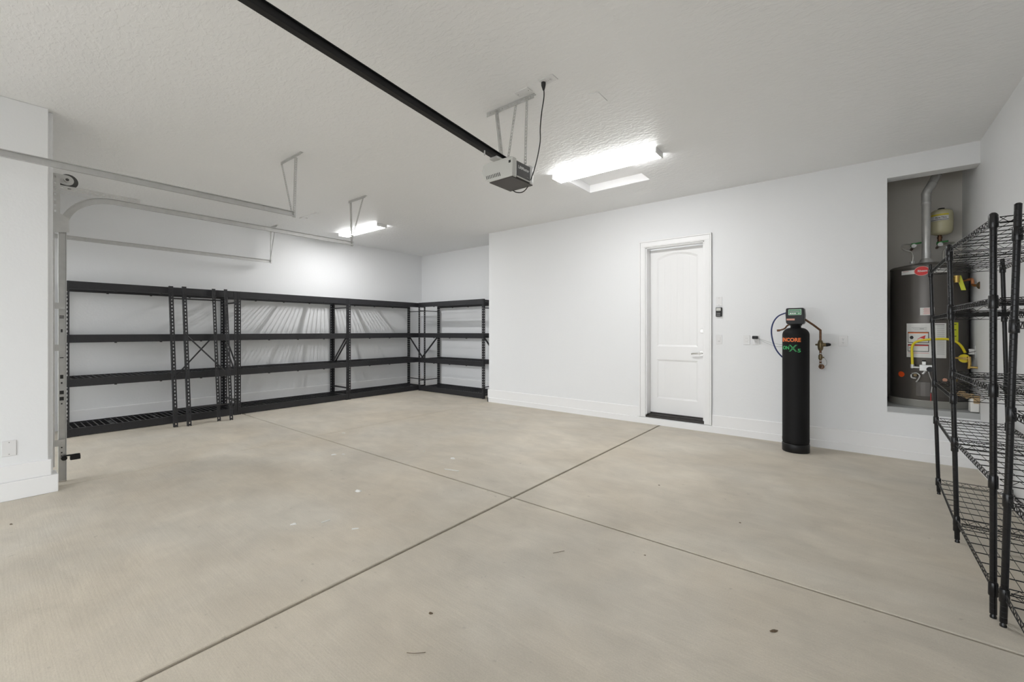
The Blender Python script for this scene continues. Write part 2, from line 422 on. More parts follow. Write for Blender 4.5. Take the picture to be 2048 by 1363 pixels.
jb.box(DX0, DX0+.016, YB, YB+TH, .135, DZ1); jb.box(DX1-.016, DX1, YB, YB+TH, .135, DZ1); jb.box(DX0, DX1, YB, YB+TH, DZ1-.016, DZ1)
cw = .095
for (e0, e1, y_) in ((0, cw, .016), (.012, cw-.022, .021), (cw-.02, cw, .028)):
    jb.box(DX0-e1, DX0-e0, YB-y_, YB, .095, DZ1+e0); jb.box(DX1+e0, DX1+e1, YB-y_, YB, .095, DZ1+e0)
    jb.box(DX0-e1, DX1+e1, YB-y_, YB, DZ1+e0, DZ1+e1)
struct(jb.build('trim_door_casing', 'trim', bevel=.003), 'white moulded casing around the door', 'door casing')
# ------------------------------------------------------------ LED ceiling lights
def led(x0, x1, y0, y1, label, m='diffuser'):
    t = thing('ceiling_light', label, 'ceiling light', ((x0+x1)/2, (y0+y1)/2, ZC))
    zb = ZC-.055
    MB().box(x0+.012, x1-.012, y0, y1, ZC-.050, ZC-.010).build('diffuser', m, t, bevel=.008)
    ym = (y0+y1)/2
    MB().box(x0+.03, x1-.03, ym-.018, ym+.018, ZC-.0515, ZC-.0495).build('led_strip', 'strip' + m[8:], t)
    for xe in (x0, x1-.012): MB().box(xe, xe+.012, y0-.004, y1+.004, zb, ZC-.001).build('end_cap', 'white', t)
    MB().box(x0+.012, x1-.012, y0+.002, y1-.002, ZC-.010, ZC-.001).build('housing', 'white', t)
led(-2.775, -1.535, 4.25, 4.44, 'lit white strip light nearest the white door, beside the attic hatch')
led(-7.58, -6.34, 4.28, 4.47, 'lit white strip light above the black racks, behind the track hanger', 'diffuser_far')

# ------------------------------------------------------------ black boltless racks
ZT = [.105, .730, 1.287, 1.967]; BH = .098
def post(mb, x, y, sx, sy, z0, z1, lean=None, w=.045, th=.003):
    # L angle: flange A in the y direction (facing x), flange B in the x direction (facing y)
    def P(px_, py_, z): return (px_ + (lean(z) if lean else 0), py_, z)
    d = Vector(P(0, 0, z1)) - Vector(P(0, 0, z0))
    xd = Vector((0, 1, 0)).cross(d).normalized()
    mb.perf(P(x, y+sy*w/2, z0), P(x, y+sy*w/2, z1), (0, 1, 0), xd, w, th, .05, .013, .024)
    mb.perf(P(x+sx*w/2, y, z0), P(x+sx*w/2, y, z1), xd, (0, 1, 0), w, th, .05, .013, .024)
def rack(name, label, cx, cy, W, D, rot, group, diag=(1, 1)):
    # local frame: length along local Y (0..W), depth toward local -X (0..-D); front face at x=0
    t = thing(name, label, 'shelving unit', (0, 0, 0), group)
    def X(o): return o
    parts = []
    zt = ZT[-1]
    for fx, sx in ((0, -1), (-D, 1)):
        for fy, sy in ((0, 1), (W, -1)):
            mb = MB(); post(mb, fx, fy, sx, sy, 0, zt)
            mb.box(fx, fx+sx*.047, fy, fy+sy*.047, 0, .004)
            parts.append(mb.build('post', 'rackblack', t))
    for li, z in enumerate(ZT):
        for xa, xb in ((-.040, -.004), (-D+.004, -D+.040)):
            mb = MB(); mb.box(xa, xb, .005, W-.005, z-BH, z-.012)
            xi = (xa-.012, xa+.016) if xa > -D/2 else (xb-.016, xb+.012)
            if xa > -D/2: mb.box(xa+.014, xb, .005, W-.005, z-.013, z)
            else: mb.box(xa, xb-.014, .005, W-.005, z-.013, z)
            # step that carries the deck, connector plates with rivets
            if xa > -D/2: mb.box(xa-.012, xa, .045, W-.045, z-.045, z-.016); xo = xb
            else: mb.box(xb, xb+.012, .045, W-.045, z-.045, z-.016); xo = xa
            parts.append(mb.build('beam', 'rackblack', t))
        for ya in (.006, W-.036):                        # side rail at each level
            parts.append(MB().box(-D+.041, -.041, ya, ya+.03, z-.05, z-.016).build('side_rail', 'rackblack', t))
        mb = MB()                                        # wire deck
        n = int(W/.062)
        for i in range(n):
            y = .05 + (W-.1)*(i+.5)/n; mb.box(-D+.028, -.028, y-.005, y+.005, z-.014, z-.006)
        for x in (-D*.2, -D*.5, -D*.8): mb.box(x-.003, x+.003, .04, W-.04, z-.020, z-.014)
        parts.append(mb.build('wire_deck', 'rackblack', t))
        for u in (.25, .5, .75):                         # centre supports with bent tabs under the beams
            mb = MB(); y = W*u; mb.box(-D+.03, -.03, y-.02, y+.02, z-.038, z-.021)
            mb.box(-.034, -.012, y-.012, y+.012, z-BH-.010, z-BH+.002); mb.box(-D+.012, -D+.034, y-.012, y+.012, z-BH-.010, z-BH+.002)
            if z-BH-.010 > 0: parts.append(mb.build('cross_support', 'rackblack', t))
            else: parts.append(MB().box(-D+.03, -.03, y-.02, y+.02, z-.038, z-.021).build('cross_support', 'rackblack', t))
    for ya, dg in ((.022, diag[0]), (W-.022, diag[1])):                            # end frame bracing
        mb = MB(); mb.tube([(-D+.02, ya, 1.79), (-.02, ya, 1.79)], .009, 8); parts.append(mb.build('brace', 'rackblack', t))
        mb = MB(); mb.tube([(-D+.02, ya, .225), (-.02, ya, .225)], .009, 8); parts.append(mb.build('brace', 'rackblack', t))
        mb = MB(); mb.obox((-D/2, ya, .95), ((D-.06)/2, 0, .27*dg), (0, .004, 0), (-.008*dg, 0, .018)); parts.append(mb.build('diagonal_brace', 'rackblack', t))
    t.location = (cx, cy, 0); t.rotation_euler = (0, 0, rot)
    return t
G = 'black steel racks along the walls'
D_ = .60
rack('shelving_unit', 'black steel rack nearest the door track, at the left end of the row', -7.68, .70, 1.915, D_, 0, G, (1, -1))
rack('shelving_unit', 'black steel rack in the middle of the long wall, just right of the leaning frames', -7.68, 2.622, 1.915, D_, 0, G, (-1, 1))
rack('shelving_unit', 'black steel rack on the long wall that ends in the far corner', -7.68, 4.544, 1.915, D_, 0, G, (1, -1))
rack('shelving_unit', 'black steel rack on the far wall, partly hidden by the white wall corner', -7.640, 6.225, 1.975, .60, -PI/2, G, (-1, 1))

def lean_frame(label, y0, y1, xb, xt, flip):
    t = thing('rack_end_frame', label, 'rack frame', (0, 0, 0), 'spare rack end frames')
    H = 1.975; f = lambda z: xb + (xt-xb)*z/H
    hz = H
    for y, sy in ((y0, 1), (y1, -1)):
        mb = MB(); post(mb, 0, y, -1, sy, 0.002, hz, lean=f); mb.build('post', 'rackblack', t)
    for z in (1.80, .245):
        MB().tube([(f(z)-.02, y0+.01, z), (f(z)-.02, y1-.01, z)], .009, 8).build('brace', 'rackblack', t)
    za, zb = (1.30, .66) if not flip else (.66, 1.30)
    MB().tube([(f(za)-.02, y0+.01, za), (f(zb)-.02, y1-.01, zb)], .010, 8).build('diagonal_brace', 'rackblack', t)
lean_frame('loose black rack end frame leaning on the racks, its brace rising to the right', 1.725, 2.285, -7.35, -7.585, True)
lean_frame('loose black rack end frame leaning on the racks, its brace falling to the right', 1.865, 2.425, -7.285, -7.53, False)

# ------------------------------------------------------------ garage door tracks
TZ = 2.565
def channel(mb, pts, hd, od, w=.052, d=.026, th=.0025):
    """C channel swept along pts; hd(i) = height direction, od = opening direction"""
    n = len(pts)
    prof = [(-w/2, d), (-w/2, 0), (w/2, 0), (w/2, d), (w/2-th*1.6, d), (w/2-th*1.6, th), (-w/2+th*1.6, th), (-w/2+th*1.6, d)]
    vs_ = []
    for i, p in enumerate(pts):
        p = Vector(p); h_ = Vector(hd(i)); o_ = Vector(od)
        for a, b in prof: vs_.append(p + h_*a + o_*b)
    k = len(prof)
    fs = [(i*k+j, i*k+(j+1) % k, (i+1)*k+(j+1) % k, (i+1)*k+j) for i in range(n-1) for j in range(k)]
    fs += [tuple(range(k))[::-1], tuple(range((n-1)*k, n*k))]
    mb.add(vs_, fs)
def track(label, x, y0, y1, od, full=True, hanger=None):
    t = thing('garage_door_track', label, 'door track', (x, y0, 0), 'galvanised garage door tracks')
    R = .33
    mb = MB(); channel(mb, [(x, y0+R, TZ), (x, y1, TZ)], lambda i: (0, 0, 1), (od, 0, 0))
    for yy in [y0+R+.25+.55*k for k in range(int((y1-y0-R)/.55))]:
        mb.box(x+(.0026 if od > 0 else -.0026), x+(.006 if od > 0 else -.006), yy, yy+.03, TZ-.008, TZ+.008)
    mb.build('horizontal_track', 'galv', t)
    arc = [(x, y0+R-R*math.cos(a), TZ-R+R*math.sin(a)) for a in [PI/2*k/14 for k in range(15)]]
    def hd(i): a = PI/2*i/14; return (0, -math.cos(a), math.sin(a))
    mb = MB(); channel(mb, arc, hd, (od, 0, 0)); mb.build('curved_track', 'galv', t)
    mb = MB(); channel(mb, [(x, y0, .003), (x, y0, TZ-R)], lambda i: (0, -1, 0), (od, 0, 0)); vt = mb.build('vertical_track', 'galv', t)
    return t
def hanger(t, xbar0, xbar1, y, xs_, xd, xt):
    # ceiling bar, vertical strap, diagonal strap (all perforated)
    mb = MB(); mb.perf((xbar0, y, ZC-.018), (xbar1, y, ZC-.018), (0, 0, 1), (0, 1, 0), .032, .003, .025, .013, .012)
    mb.box(min(xbar0, xbar1), max(xbar0, xbar1), y, y+.03, ZC-.004, ZC-.001); mb.build('hanger_bar', 'galv', t)
    mb = MB(); mb.perf((xs_, y+.006, ZC-.02), (xt, y+.006, TZ-.03), (1, 0, 0), (0, 1, 0), .032, .003, .025, .013, .012)
    mb.perf((xs_-.016, y+.02, ZC-.02), (xt-.016, y+.02, TZ-.03), (0, 1, 0), (1, 0, 0), .030, .003, .025, .013, .012)
    mb.build('hanger_strap', 'galv', t)
    mb = MB(); mb.perf((xd, y-.006, ZC-.02), (xt, y-.006, TZ-.01), (1, 0, 0), (0, 1, 0), .030, .003, .025, .013, .012)
    mb.build('hanger_brace', 'galv', t)
T1 = track('galvanised overhead track crossing in front at upper left, nearest of the three', -4.60, YF+.07, 2.10, 1)
hanger(T1, -4.88, -4.43, 2.085, -4.56, -4.85, -4.60)
T2 = track('galvanised track with curved bend rising beside the white wall end', -5.518, .49, 3.33, 1)
hanger(T2, -5.60, -5.18, 3.31, -5.56, -5.22, -5.53)
T3 = track('galvanised overhead track along the long wall, farthest of the three', -8.08, .36, 3.29, 1)
hanger(T3, -8.12, -7.82, 3.27, -8.08, -7.86, -8.08)
# track 2 details: angle iron, flag bracket, jamb brackets, slots, pulley drum
mb = MB(); mb.perf((-5.494, .45, TZ+.045), (-5.494, 1.02, TZ+.045), (0, 0, 1), (1, 0, 0), .040, .003, .045, .008, .022)
mb.box(-5.525, -5.494, .45, 1.02, TZ+.064, TZ+.067); mb.build('angle_iron', 'galv', T2)
mb = MB(); mb.perf((-5.490, .445, 2.27), (-5.490, .445, 2.72), (0, 1, 0), (1, 0, 0), .06, .003, .05, .012, .02)
mb.prism([(.42, 2.20), (.53, 2.22), (.53, 2.35), (.47, 2.38), (.42, 2.38)], 'x', -5.492, -5.489)
mb.build('flag_bracket', 'galv', T2)
mb = MB(); mb.perf((-5.46, .425, 0.15), (-5.46, .425, 2.22), (0, 1, 0), (1, 0, 0), .030, .003, .08, .010, .02)
mb.build('jamb_angle', 'galv', T2)
for z in (1.56, 1.19, .35):
    mb = MB(); mb.box(-5.478, -5.474, .405, .505, z-.028, z+.028); mb.box(-5.50, -5.475, .415, .418, z-.028, z+.028)
    mb.tube([(-5.474, .485, z), (-5.468, .485, z)], .007, 8); mb.build('track_bracket', 'galv', T2)
mb = MB()
for z, a, b in ((.93, .010, .017), (.875, .005, .008), (.79, .013, .016), (.735, .013, .016), (.69, .005, .006), (1.10, .012, .004), (1.47, .014, .004), (1.455, .014, .004), (1.34, .006, .014), (.255, .005, .005), (.225, .004, .004), (.30, .005, .005)):
    mb.box(-5.5155, -5.5145, .487-a, .487+a, z-b, z+b)
mb.build('slot', 'blackink', T2)
mb = MB(); mb.tube([(-5.50, .50, .205), (-5.485, .50, .205)], .02, 10); mb.box(-5.50, -5.455, .535, .60, .185, .225); mb.box(-5.50, -5.47, .495, .60, .222, .232)
se = mb.build('safety_sensor', 'black', T2, bevel=.004)
dr_ = thing('cable_drum', 'dark rimmed cable drum on end bracket above the curved track', 'pulley', (-5.5, .52, 2.69))
mb = MB(); mb.tube([(-5.56, .53, 2.685), (-5.535, .53, 2.685)], .064, 28); mb.tube([(-5.535, .53, 2.685), (-5.528, .53, 2.685)], .058, 28); mb.build('drum', 'dgrey', dr_)
mb = MB(); n = 16
pts = [(.425, 2.665), (.425, 2.735)] + [(.52+.045*math.cos(a), 2.69+.045*math.sin(a)) for a in [PI*.5 - PI*k/10 for k in range(11)]]
mb.prism(pts, 'x', -5.527, -5.523); mb.build('end_bearing_plate', 'galv', dr_)
mb = MB(); mb.tube([(-5.523, .52, 2.69), (-5.500, .52, 2.69)], .020, 18); mb.build('bearing', 'galv', dr_)
mb = MB(); mb.tube([(-5.62, .52, 2.69), (-5.495, .52, 2.69)], .012, 14); mb.build('torsion_shaft', 'dgrey', dr_)

# ------------------------------------------------------------ garage door opener
op = thing('garage_door_opener', 'white and dark grey garage door opener hanging from perforated straps', 'garage door opener', (-2.14, 2.63, 2.5))
def shell(y0, y1):
    pts = [(-1.990, 2.500), (-2.215, 2.500), (-2.262, 2.522), (-2.290, 2.565), (-2.300, 2.605), (-2.290, 2.640), (-2.262, 2.652), (-2.0, 2.652), (-1.988, 2.640)]
    return MB().prism(pts, 'y', y0, y1)
shell(2.505, 2.560).build('light_cover', 'offwhite', op, bevel=.010, seg=3)
shell(2.735, 2.775).build('light_cover', 'white', op, bevel=.010, seg=3)
MB().prism([(-1.992, 2.505), (-2.225, 2.505), (-2.275, 2.55), (-2.275, 2.635), (-2.24, 2.648), (-2.02, 2.648), (-1.992, 2.630)], 'y', 2.56, 2.735).build('housing', 'dgrey', op, bevel=.003)
MB().box(-2.222, -1.996, 2.512, 2.772, 2.494, 2.502).build('bottom_plate', 'brown', op)
MB().box(-1.992, -1.988, 2.562, 2.733, 2.508, 2.516).build('trim_strip', 'offwhite', op)
mb = MB()
for k in range(9):
    x = -2.245 + k*.0165; mb.obox((x, 2.5045, 2.538), (.0025, 0, .0006), (0, .001, 0), (-.004, 0, .014))
mb.build('vent_slots', 'blackink', op)
MB().box(-2.025, -2.005, 2.5035, 2.506, 2.603, 2.622).build('sensor_window', 'blackink', op, bevel=.003)
mb = MB(); flat_text(mb, 'LiftMaster', .034, (-1.9915, 2.650, 2.590), (0, 1, 0), (0, 0, 1), .0006, 1.0); mb.build('brand_lettering', 'white', op)
mb = MB(); mb.box(-1.992, -1.9912, 2.690, 2.720, 2.535, 2.539); mb.build('small_print', 'ink', op)
# rail
ra, rb = Vector((-2.145, 2.60, 2.672)), Vector((-2.145, -2.05, 3.11))
dv = (rb-ra).normalized(); up = dv.cross(Vector((1, 0, 0))).normalized(); up = up if up.z > 0 else -up
mb = MB(); L_ = (rb-ra).length; mid = (ra+rb)/2
mb.obox(mid - up*.020, (.020, 0, 0), up*.002, dv*L_/2)
for sg in (-1, 1): mb.obox(mid + Vector((sg*.019, 0, 0)), (.002, 0, 0), up*.020, dv*L_/2)
for sg in (-1, 1): mb.obox(mid + Vector((sg*.026, 0, 0)) + up*.018, (.008, 0, 0), up*.002, dv*L_/2)
mb.build('rail', 'black', op)
mb = MB(); n = 100
k = int(L_*.62/.0145)
for i in range(k): mb.obox(ra + dv*(.05 + i*.0145) + up*.010, (.016, 0, 0), up*.008, dv*.004)
mb.build('drive_chain', 'dgrey', op)
mb = MB(); mb.box(-2.175, -2.105, 2.46, 2.54, 2.648, 2.664); mb.tube([(-2.11, 2.33, 2.66), (-2.11, 2.33, 2.625)], .005, 8); mb.build('rail_bracket', 'galv', op)
# straps
yb_ = 2.70
mb = MB(); mb.perf((-2.42, yb_, ZC-.020), (-1.93, yb_, ZC-.020), (0, 0, 1), (0, 1, 0), .036, .003, .025, .013, .012); mb.box(-2.42, -1.93, yb_, yb_+.03, ZC-.005, ZC-.001); mb.build('hanger_bar', 'galv', op)
mb = MB(); mb.perf((-2.315, yb_+.004, ZC-.02), (-2.245, yb_+.004, 2.645), (1, 0, 0), (0, 1, 0), .038, .003, .025, .013, .012)
mb.perf((-2.297, yb_-.014, ZC-.02), (-2.227, yb_-.014, 2.645), (0, 1, 0), (1, 0, 0), .034, .003, .025, .013, .012); mb.build('hanger_strap', 'galv', op)
mb = MB(); mb.perf((-2.10, yb_-.006, ZC-.02), (-2.20, yb_-.006, 2.645), (1, 0, 0), (0, 1, 0), .022, .003, .025, .009, .011); mb.box(-2.1, -2.1, yb_, yb_, ZC, ZC); mb.build('hanger_brace', 'galv', op)
mb = MB(); mb.perf((-1.995, yb_-.006, ZC-.02), (-2.010, yb_-.006, 2.645), (1, 0, 0), (0, 1, 0), .024, .003, .025, .009, .011); mb.build('hanger_strap', 'galv', op)
# cord
cp = [(-1.787, 2.620, 3.160), (-1.796, 2.64, 3.08), (-1.83, 2.66, 2.983), (-1.857, 2.68, 2.88), (-1.874, 2.70, 2.772), (-1.932, 2.72, 2.62), (-2.015, 2.75, 2.505), (-2.09, 2.775, 2.468), (-2.152, 2.765, 2.472), (-2.19, 2.76, 2.497)]
mb = MB(); mb.tube(smooth_path(cp), .0042, 8); mb.build('power_cord', 'cord', op)
mb = MB(); mb.tube([(-1.787, 2.62, 3.172), (-1.787, 2.62, 3.150), (-1.79, 2.627, 3.118)], [.017, .016, .006], 12); mb.build('plug', 'cord', op)

# ------------------------------------------------------------ plates and outlets
def plate(name, label, cat, c, normal, w, h, kind='blank', up_=(0, 0, 1), group=None):
    c = Vector(c); n = Vector(normal); u = Vector(up_); r = u.cross(n)
    t = thing(name, label, cat, tuple(c), group)
    mb = MB(); mb.obox(c + n*.003, r*w/2, u*h/2, n*.003); mb.build('cover_plate', 'white', t, bevel=.0025)
    if kind == 'outlet':
        for s_ in (-1, 1):
            mb = MB(); mb.obox(c + n*.0068 + u*s_*.019, r*.016, u*.0135, n*.0012); so = mb.build('socket', 'white', t, bevel=.004)
            mb = MB()
            for q_ in (-1, 1): mb.obox(c + n*.0081 + u*(s_*.019+.003) + r*q_*.006, r*.0012, u*.004, n*.0003)
            mb.obox(c + n*.0081 + u*(s_*.019-.006), r*.002, u*.002, n*.0003)
            mb.build('socket_slots', 'blackink', so)
        MB().obox(c + n*.0065, r*.002, u*.002, n*.0008).build('screw', 'ink', t)
    elif kind == 'rocker':
        MB().obox(c + n*.007, r*.0165, u*.033, n*.0015).build('rocker', 'white', t, bevel=.001)
        MB().obox(c + n*.0088 - u*.022, r*.010, u*.002, n*.0004).build('indicator_slot', 'ink', t)
    elif kind == 'decora':
        MB().obox(c + n*.0068, r*.0165, u*.033, n*.0012).build('receptacle', 'white', t, bevel=.001)
        mb = MB()
        for s_ in (-1, 1):
            for q_ in (-1, 1): mb.obox(c + n*.0082 + u*s_*.019 + r*q_*.006, r*.001, u*.004, n*.0003)
        mb.build('socket_slots', 'ink', t)
    elif kind == 'blank':
        for s_ in (-1, 1): MB().tube([c + n*.006 + u*s_*h*.38, c + n*.0075 + u*s_*h*.38], .0035, 8).build('screw', 'ink', t)
    return t
N = (0, -1, 0)
plate('blank_plate', 'white blank wall plate right of the door, above the black wall control', 'wall plate', (-1.364, YB, 1.722), N, .072, .118, 'blank')
plate('light_switch', 'white rocker switch right of the door, below the black wall control', 'light switch', (-1.364, YB, 1.225), N, .072, .118, 'rocker')
plate('wall_outlet', 'white outlet with nothing plugged in, left of the black adapter', 'outlet', (-1.043, YB, 1.225), N, .075, .120, 'decora')
plate('wall_outlet', 'white outlet with a black adapter plugged into its top', 'outlet', (-.943, YB, 1.225), N, .075, .120, 'decora')
plate('wall_outlet', 'white duplex outlet right of the brass valve pipe', 'outlet', (-.082, YB, 1.226), N, .082, .120, 'outlet')
plate('blank_plate', 'square white blank plate low on the wall end at the left edge', 'wall plate', (PX, .173, .411), (1, 0, 0), .076, .122, 'blank')
plate('ceiling_outlet', 'white ceiling outlet that feeds the opener cord', 'outlet', (-1.745, 2.62, ZC), (0, 0, -1), .078, .125, 'outlet', up_=(1, 0, 0))
plate('ceiling_plate', 'white blank plate on the ceiling above the opener straps', 'ceiling plate', (-1.985, 2.635, ZC), (0, 0, -1), .075, .13, 'blank', up_=(1, 0, 0))
plate('ceiling_cover', 'faint painted square cover on the ceiling between outlet and bright light', 'ceiling plate', (-1.575, 3.07, ZC), (0, 0, -1), .17, .085, 'plain', up_=(1, 0, 0))
for o_ in bpy.data.objects:
    if o_.name == 'ceiling_cover':
        for c2 in o_.children: c2.data.materials[0] = M['ceiling']
ct = thing('ceiling_bracket', 'small white bracket on the ceiling left of the far strip light', 'bracket', (-6.8, 3.33, ZC))
mb = MB(); mb.box(-7.02, -6.52, 3.315, 3.345, ZC-.012, ZC-.001); mb.build('strip', 'ceiling', ct)
mb = MB(); mb.box(-7.05, -6.96, 3.30, 3.39, ZC-.016, ZC-.001); mb.build('foot', 'trim', ct)
# wall control
wc = thing('wall_control', 'black garage door wall control with small screen, right of the door', 'wall control', (-1.364, YB, 1.584))
MB().box(-1.401, -1.327, YB-.024, YB-.001, 1.524, 1.645).build('body', 'black', wc, bevel=.006)
MB().box(-1.394, -1.340, YB-.0255, YB-.0235, 1.600, 1.637).build('screen', 'palescreen' if False else 'offwhite', wc)
for z in (1.580, 1.560, 1.540): MB().box(-1.390, -1.344, YB-.0265, YB-.0235, z-.005, z+.005).build('button', 'dgrey' if z > 1.575 else 'ink', wc, bevel=.002)
# adapter
ad = thing('power_adapter', 'black plug-in adapter with thin grey wire leading to the black tank', 'adapter', (-.945, YB, 1.25))
MB().box(-.975, -.915, YB-.060, YB-.009, 1.238, 1.275).build('body', 'black', ad, bevel=.006)
mb = MB()
for dz, e in ((0, 0), (-.02, .004)):
    mb.tube(smooth_path([(-.916, YB-.04, 1.25+dz*.2), (-.84, YB-.05, 1.22+dz), (-.72, 5.95, 1.185+dz*1.5), (-.62, 5.82, 1.178+dz)]), .0016, 6)
mb.build('wire', 'ink', ad)

# ------------------------------------------------------------ water softener
TX, TY, TR = -.495, 5.71, .128
ws = thing('water_softener', 'tall black cylindrical water softener standing in front of the wall', 'water softener', (TX, TY, 0))
mb = MB(); mb.lathe(TX, TY, [(.126, 0), (.130, .004), (.131, .085), (.128, .092), (.10, .094)]); mb.build('foot', 'black', ws)
mb = MB(); pr = [(.110, .088), (TR-.003, .092), (TR, .11), (TR+.0015, .135), (TR, .16), (TR, 1.29)]
for k in range(1, 11):
    a = PI/2*k/10; pr.append((TR-.075+.075*math.cos(a) if k < 10 else .053, 1.29+.082*math.sin(a)))
mb.lathe(TX, TY, pr, 64); tank = mb.build('tank', 'tankblack', ws)
mb = MB(); mb.lathe(TX, TY, [(.052, 1.36), (.050, 1.395), (.060, 1.40), (.060, 1.42)], 32); mb.build('neck', 'black', ws)
mb = MB(); mb.prism([(-.578, 1.428), (-.565, 1.412), (-.425, 1.412), (-.412, 1.428), (-.408, 1.52), (-.414, 1.583), (-.422, 1.590), (-.568, 1.590), (-.578, 1.583), (-.583, 1.52)], 'y', 5.615, 5.80)
hd_ = mb.build('control_head', 'black', ws, bevel=.008, seg=3)
MB().box(-.555, -.436, 5.6125, 5.6155, 1.513, 1.575).build('display_frame', 'palegreen', hd_)
MB().box(-.549, -.442, 5.6115, 5.6130, 1.519, 1.570).build('display', 'lcd', hd_)
MB().box(-.540, -.452, 5.6108, 5.6118, 1.545, 1.558).build('lcd_bar', 'lcdbar', hd_)
for k in range(3): MB().box(-.541+k*.020, -.526+k*.020, 5.6105, 5.6118, 1.525, 1.536).build('button', 'white', hd_, bevel=.002)
MB().box(-.466, -.450, 5.6105, 5.6118, 1.525, 1.536).build('button', 'palegreen', hd_, bevel=.002)
st = MB().box(-.572, -.497, 5.6125, 5.6155, 1.454, 1.474); st = st.build('sticker', 'pink', hd_)
MB().box(-.568, -.501, 5.6118, 5.6128, 1.461, 1.467).build('sticker_print', 'palered', st)
def x_mark(mb, ac, zc, R_, hw, hh, t):
    # crossed strokes laid on the jacket; hw, hh half sizes, t half thickness measured along the width
    for sg in (-1, 1):
        n = 6; v_ = []
        for i in range(n+1):
            u = -1 + 2*i/n
            for e in (-t, t):
                a = math.radians(ac) + (sg*u*(hw-t) + e)/R_
                v_.append((TX + R_*math.cos(a), TY + R_*math.sin(a), zc + u*hh))
        mb.add(v_, [(2*i, 2*i+1, 2*i+3, 2*i+2) for i in range(n)])
mb = MB(); cyl_text(mb, 'ENCORE', .058, TX, TY, TR+.0006, -110.5, 1.238, .92, .0018); mb.build('lettering', 'orange', tank)['label'] = 'orange lettering'
mb = MB(); cyl_text(mb, 'iON', .054, TX, TY, TR+.0006, -133, 1.150, .95, .0012); x_mark(mb, -97, 1.149, TR+.0007, .040, .036, .0085); cyl_text(mb, '5', .054, TX, TY, TR+.0006, -71, 1.122, 1.3, .0010)
mb.build('lettering', 'greenprint', tank)['label'] = 'green lettering'
mb = MB(); x_mark(mb, -97, 1.149, TR+.0014, .036, .0325, .0028)
mb.build('lettering_inline', 'tankblack', tank)  # dark inner stroke of the printed X, part of the lettering
mb = MB(); mb.tube(smooth_path([(-.575, 5.70, 1.545), (-.66, 5.71, 1.508), (-.713, 5.72, 1.432), (-.732, 5.73, 1.332), (-.717, 5.73, 1.218), (-.682, 5.73, 1.118), (-.625, 5.74, 1.040), (-.56, 5.80, .99)]), .0075, 10); mb.build('drain_tube', 'blue', ws)
mb = MB(); mb.tube(smooth_path([(-.53, 5.75, 1.42), (-.58, 5.78, 1.40), (-.61, 5.80, 1.365), (-.66, 5.80, 1.345)]), .009, 10); mb.tube([(-.655, 5.80, 1.345), (-.685, 5.80, 1.342)], .013, 10); mb.build('elbow', 'oldcopper', ws)
cpipe = thing('copper_pipe', 'weathered copper pipe with brass valves on the wall beside the black tank', 'pipe', (-.278, 5.9, 1.1))
mb = MB(); mb.tube([(-.412, 5.74, 1.465), (-.34, 5.79, 1.405), (-.278, 5.85, 1.345)], .011, 12); mb.tube([(-.278, 5.85, 1.350), (-.278, 5.85, .955)], .011, 12)
mb.tube(smooth_path([(-.278, 5.85, .96), (-.278, 5.855, .938), (-.278, 5.88, .928), (-.278, 6.06, .928)], 5), .013, 12); mb.tube([(-.278, 6.045, .928), (-.278, 6.063, .928)], .028, 16); mb.build('pipe', 'oldcopper', cpipe)
mb = MB(); mb.tube([(-.278, 5.85, 1.235), (-.278, 5.85, 1.215), (-.278, 5.85, 1.195), (-.278, 5.85, 1.16), (-.278, 5.85, 1.135), (-.278, 5.85, 1.12)], [.016, .024, .027, .027, .024, .016], 12)
mb.tube([(-.325, 5.85, 1.185), (-.275, 5.85, 1.185)], [.008, .018], 10); mb.tube([(-.278, 5.85, 1.185), (-.225, 5.85, 1.185)], [.022, .019], 12); mb.build('valve_body', 'bronze', cpipe)
mb = MB(); mb.tube([(-.228, 5.85, 1.185), (-.205, 5.85, 1.188), (-.185, 5.85, 1.188)], [.021, .019, .010], 12); mb.build('valve_knob', 'black', cpipe)
mb = MB(); mb.tube([(-.278, 5.85, 1.075), (-.278, 5.85, 1.065), (-.278, 5.85, 1.03), (-.278, 5.85, 1.02)], [.014, .019, .019, .014], 12); mb.tube([(-.278, 5.85, 1.047), (-.245, 5.845, 1.044)], [.009, .006], 8); mb.build('drain_valve', 'bronze', cpipe)
for z in (1.09, 1.005, .975): MB().tube([(-.278, 5.85, z-.004), (-.278, 5.85, z+.004)], .0135, 12).build('solder_ring', 'galv', cpipe)
mb = MB(); mb.tube(smooth_path([(-.245, 5.845, 1.044), (-.225, 5.845, 1.01), (-.222, 5.845, .97), (-.235, 5.845, .95)]), .0018, 6); mb.build('wire', 'ink', cpipe)

# ------------------------------------------------------------ water heater niche
HXc, HYc, HR = .645, 6.50, .308
zp = NZ0 + .032
dp = thing('drain_pan', 'round aluminium drain pan under the grey water heater', 'drain pan', (HXc, HYc, zp))
mb = MB(); mb.lathe(HXc, HYc, [(.315, zp-.018), (.318, zp-.012), (.322, zp+.055), (.326, zp+.058), (.326, zp+.052), (.318, zp+.05), (.312, zp-.008), (0, zp-.008)], 64); mb.build('pan', 'panmetal', dp)
wh = thing('water_heater', 'dark grey gas water heater standing in the wall niche', 'water heater', (HXc, HYc, zp))
zt_ = 2.025
mb = MB(); mb.lathe(HXc, HYc, [(.29, zp-.006), (HR-.004, zp), (HR, zp+.02), (HR, zt_-.012)], 96); hb = mb.build('tank', 'heater', wh)
mb = MB(); mb.lathe(HXc, HYc, [(HR+.002, zt_-.014), (HR+.002, zt_+.004), (HR-.010, zt_+.014), (.12, zt_+.050), (.06, zt_+.055), (0, zt_+.055)], 96); mb.build('top_cap', 'heatertop', wh)
P = lambda R_, a0, a1, z0, z1, m, nm, par: MB().cpatch(HXc, HYc, R_, a0, a1, z0, z1).build(nm, m, par)
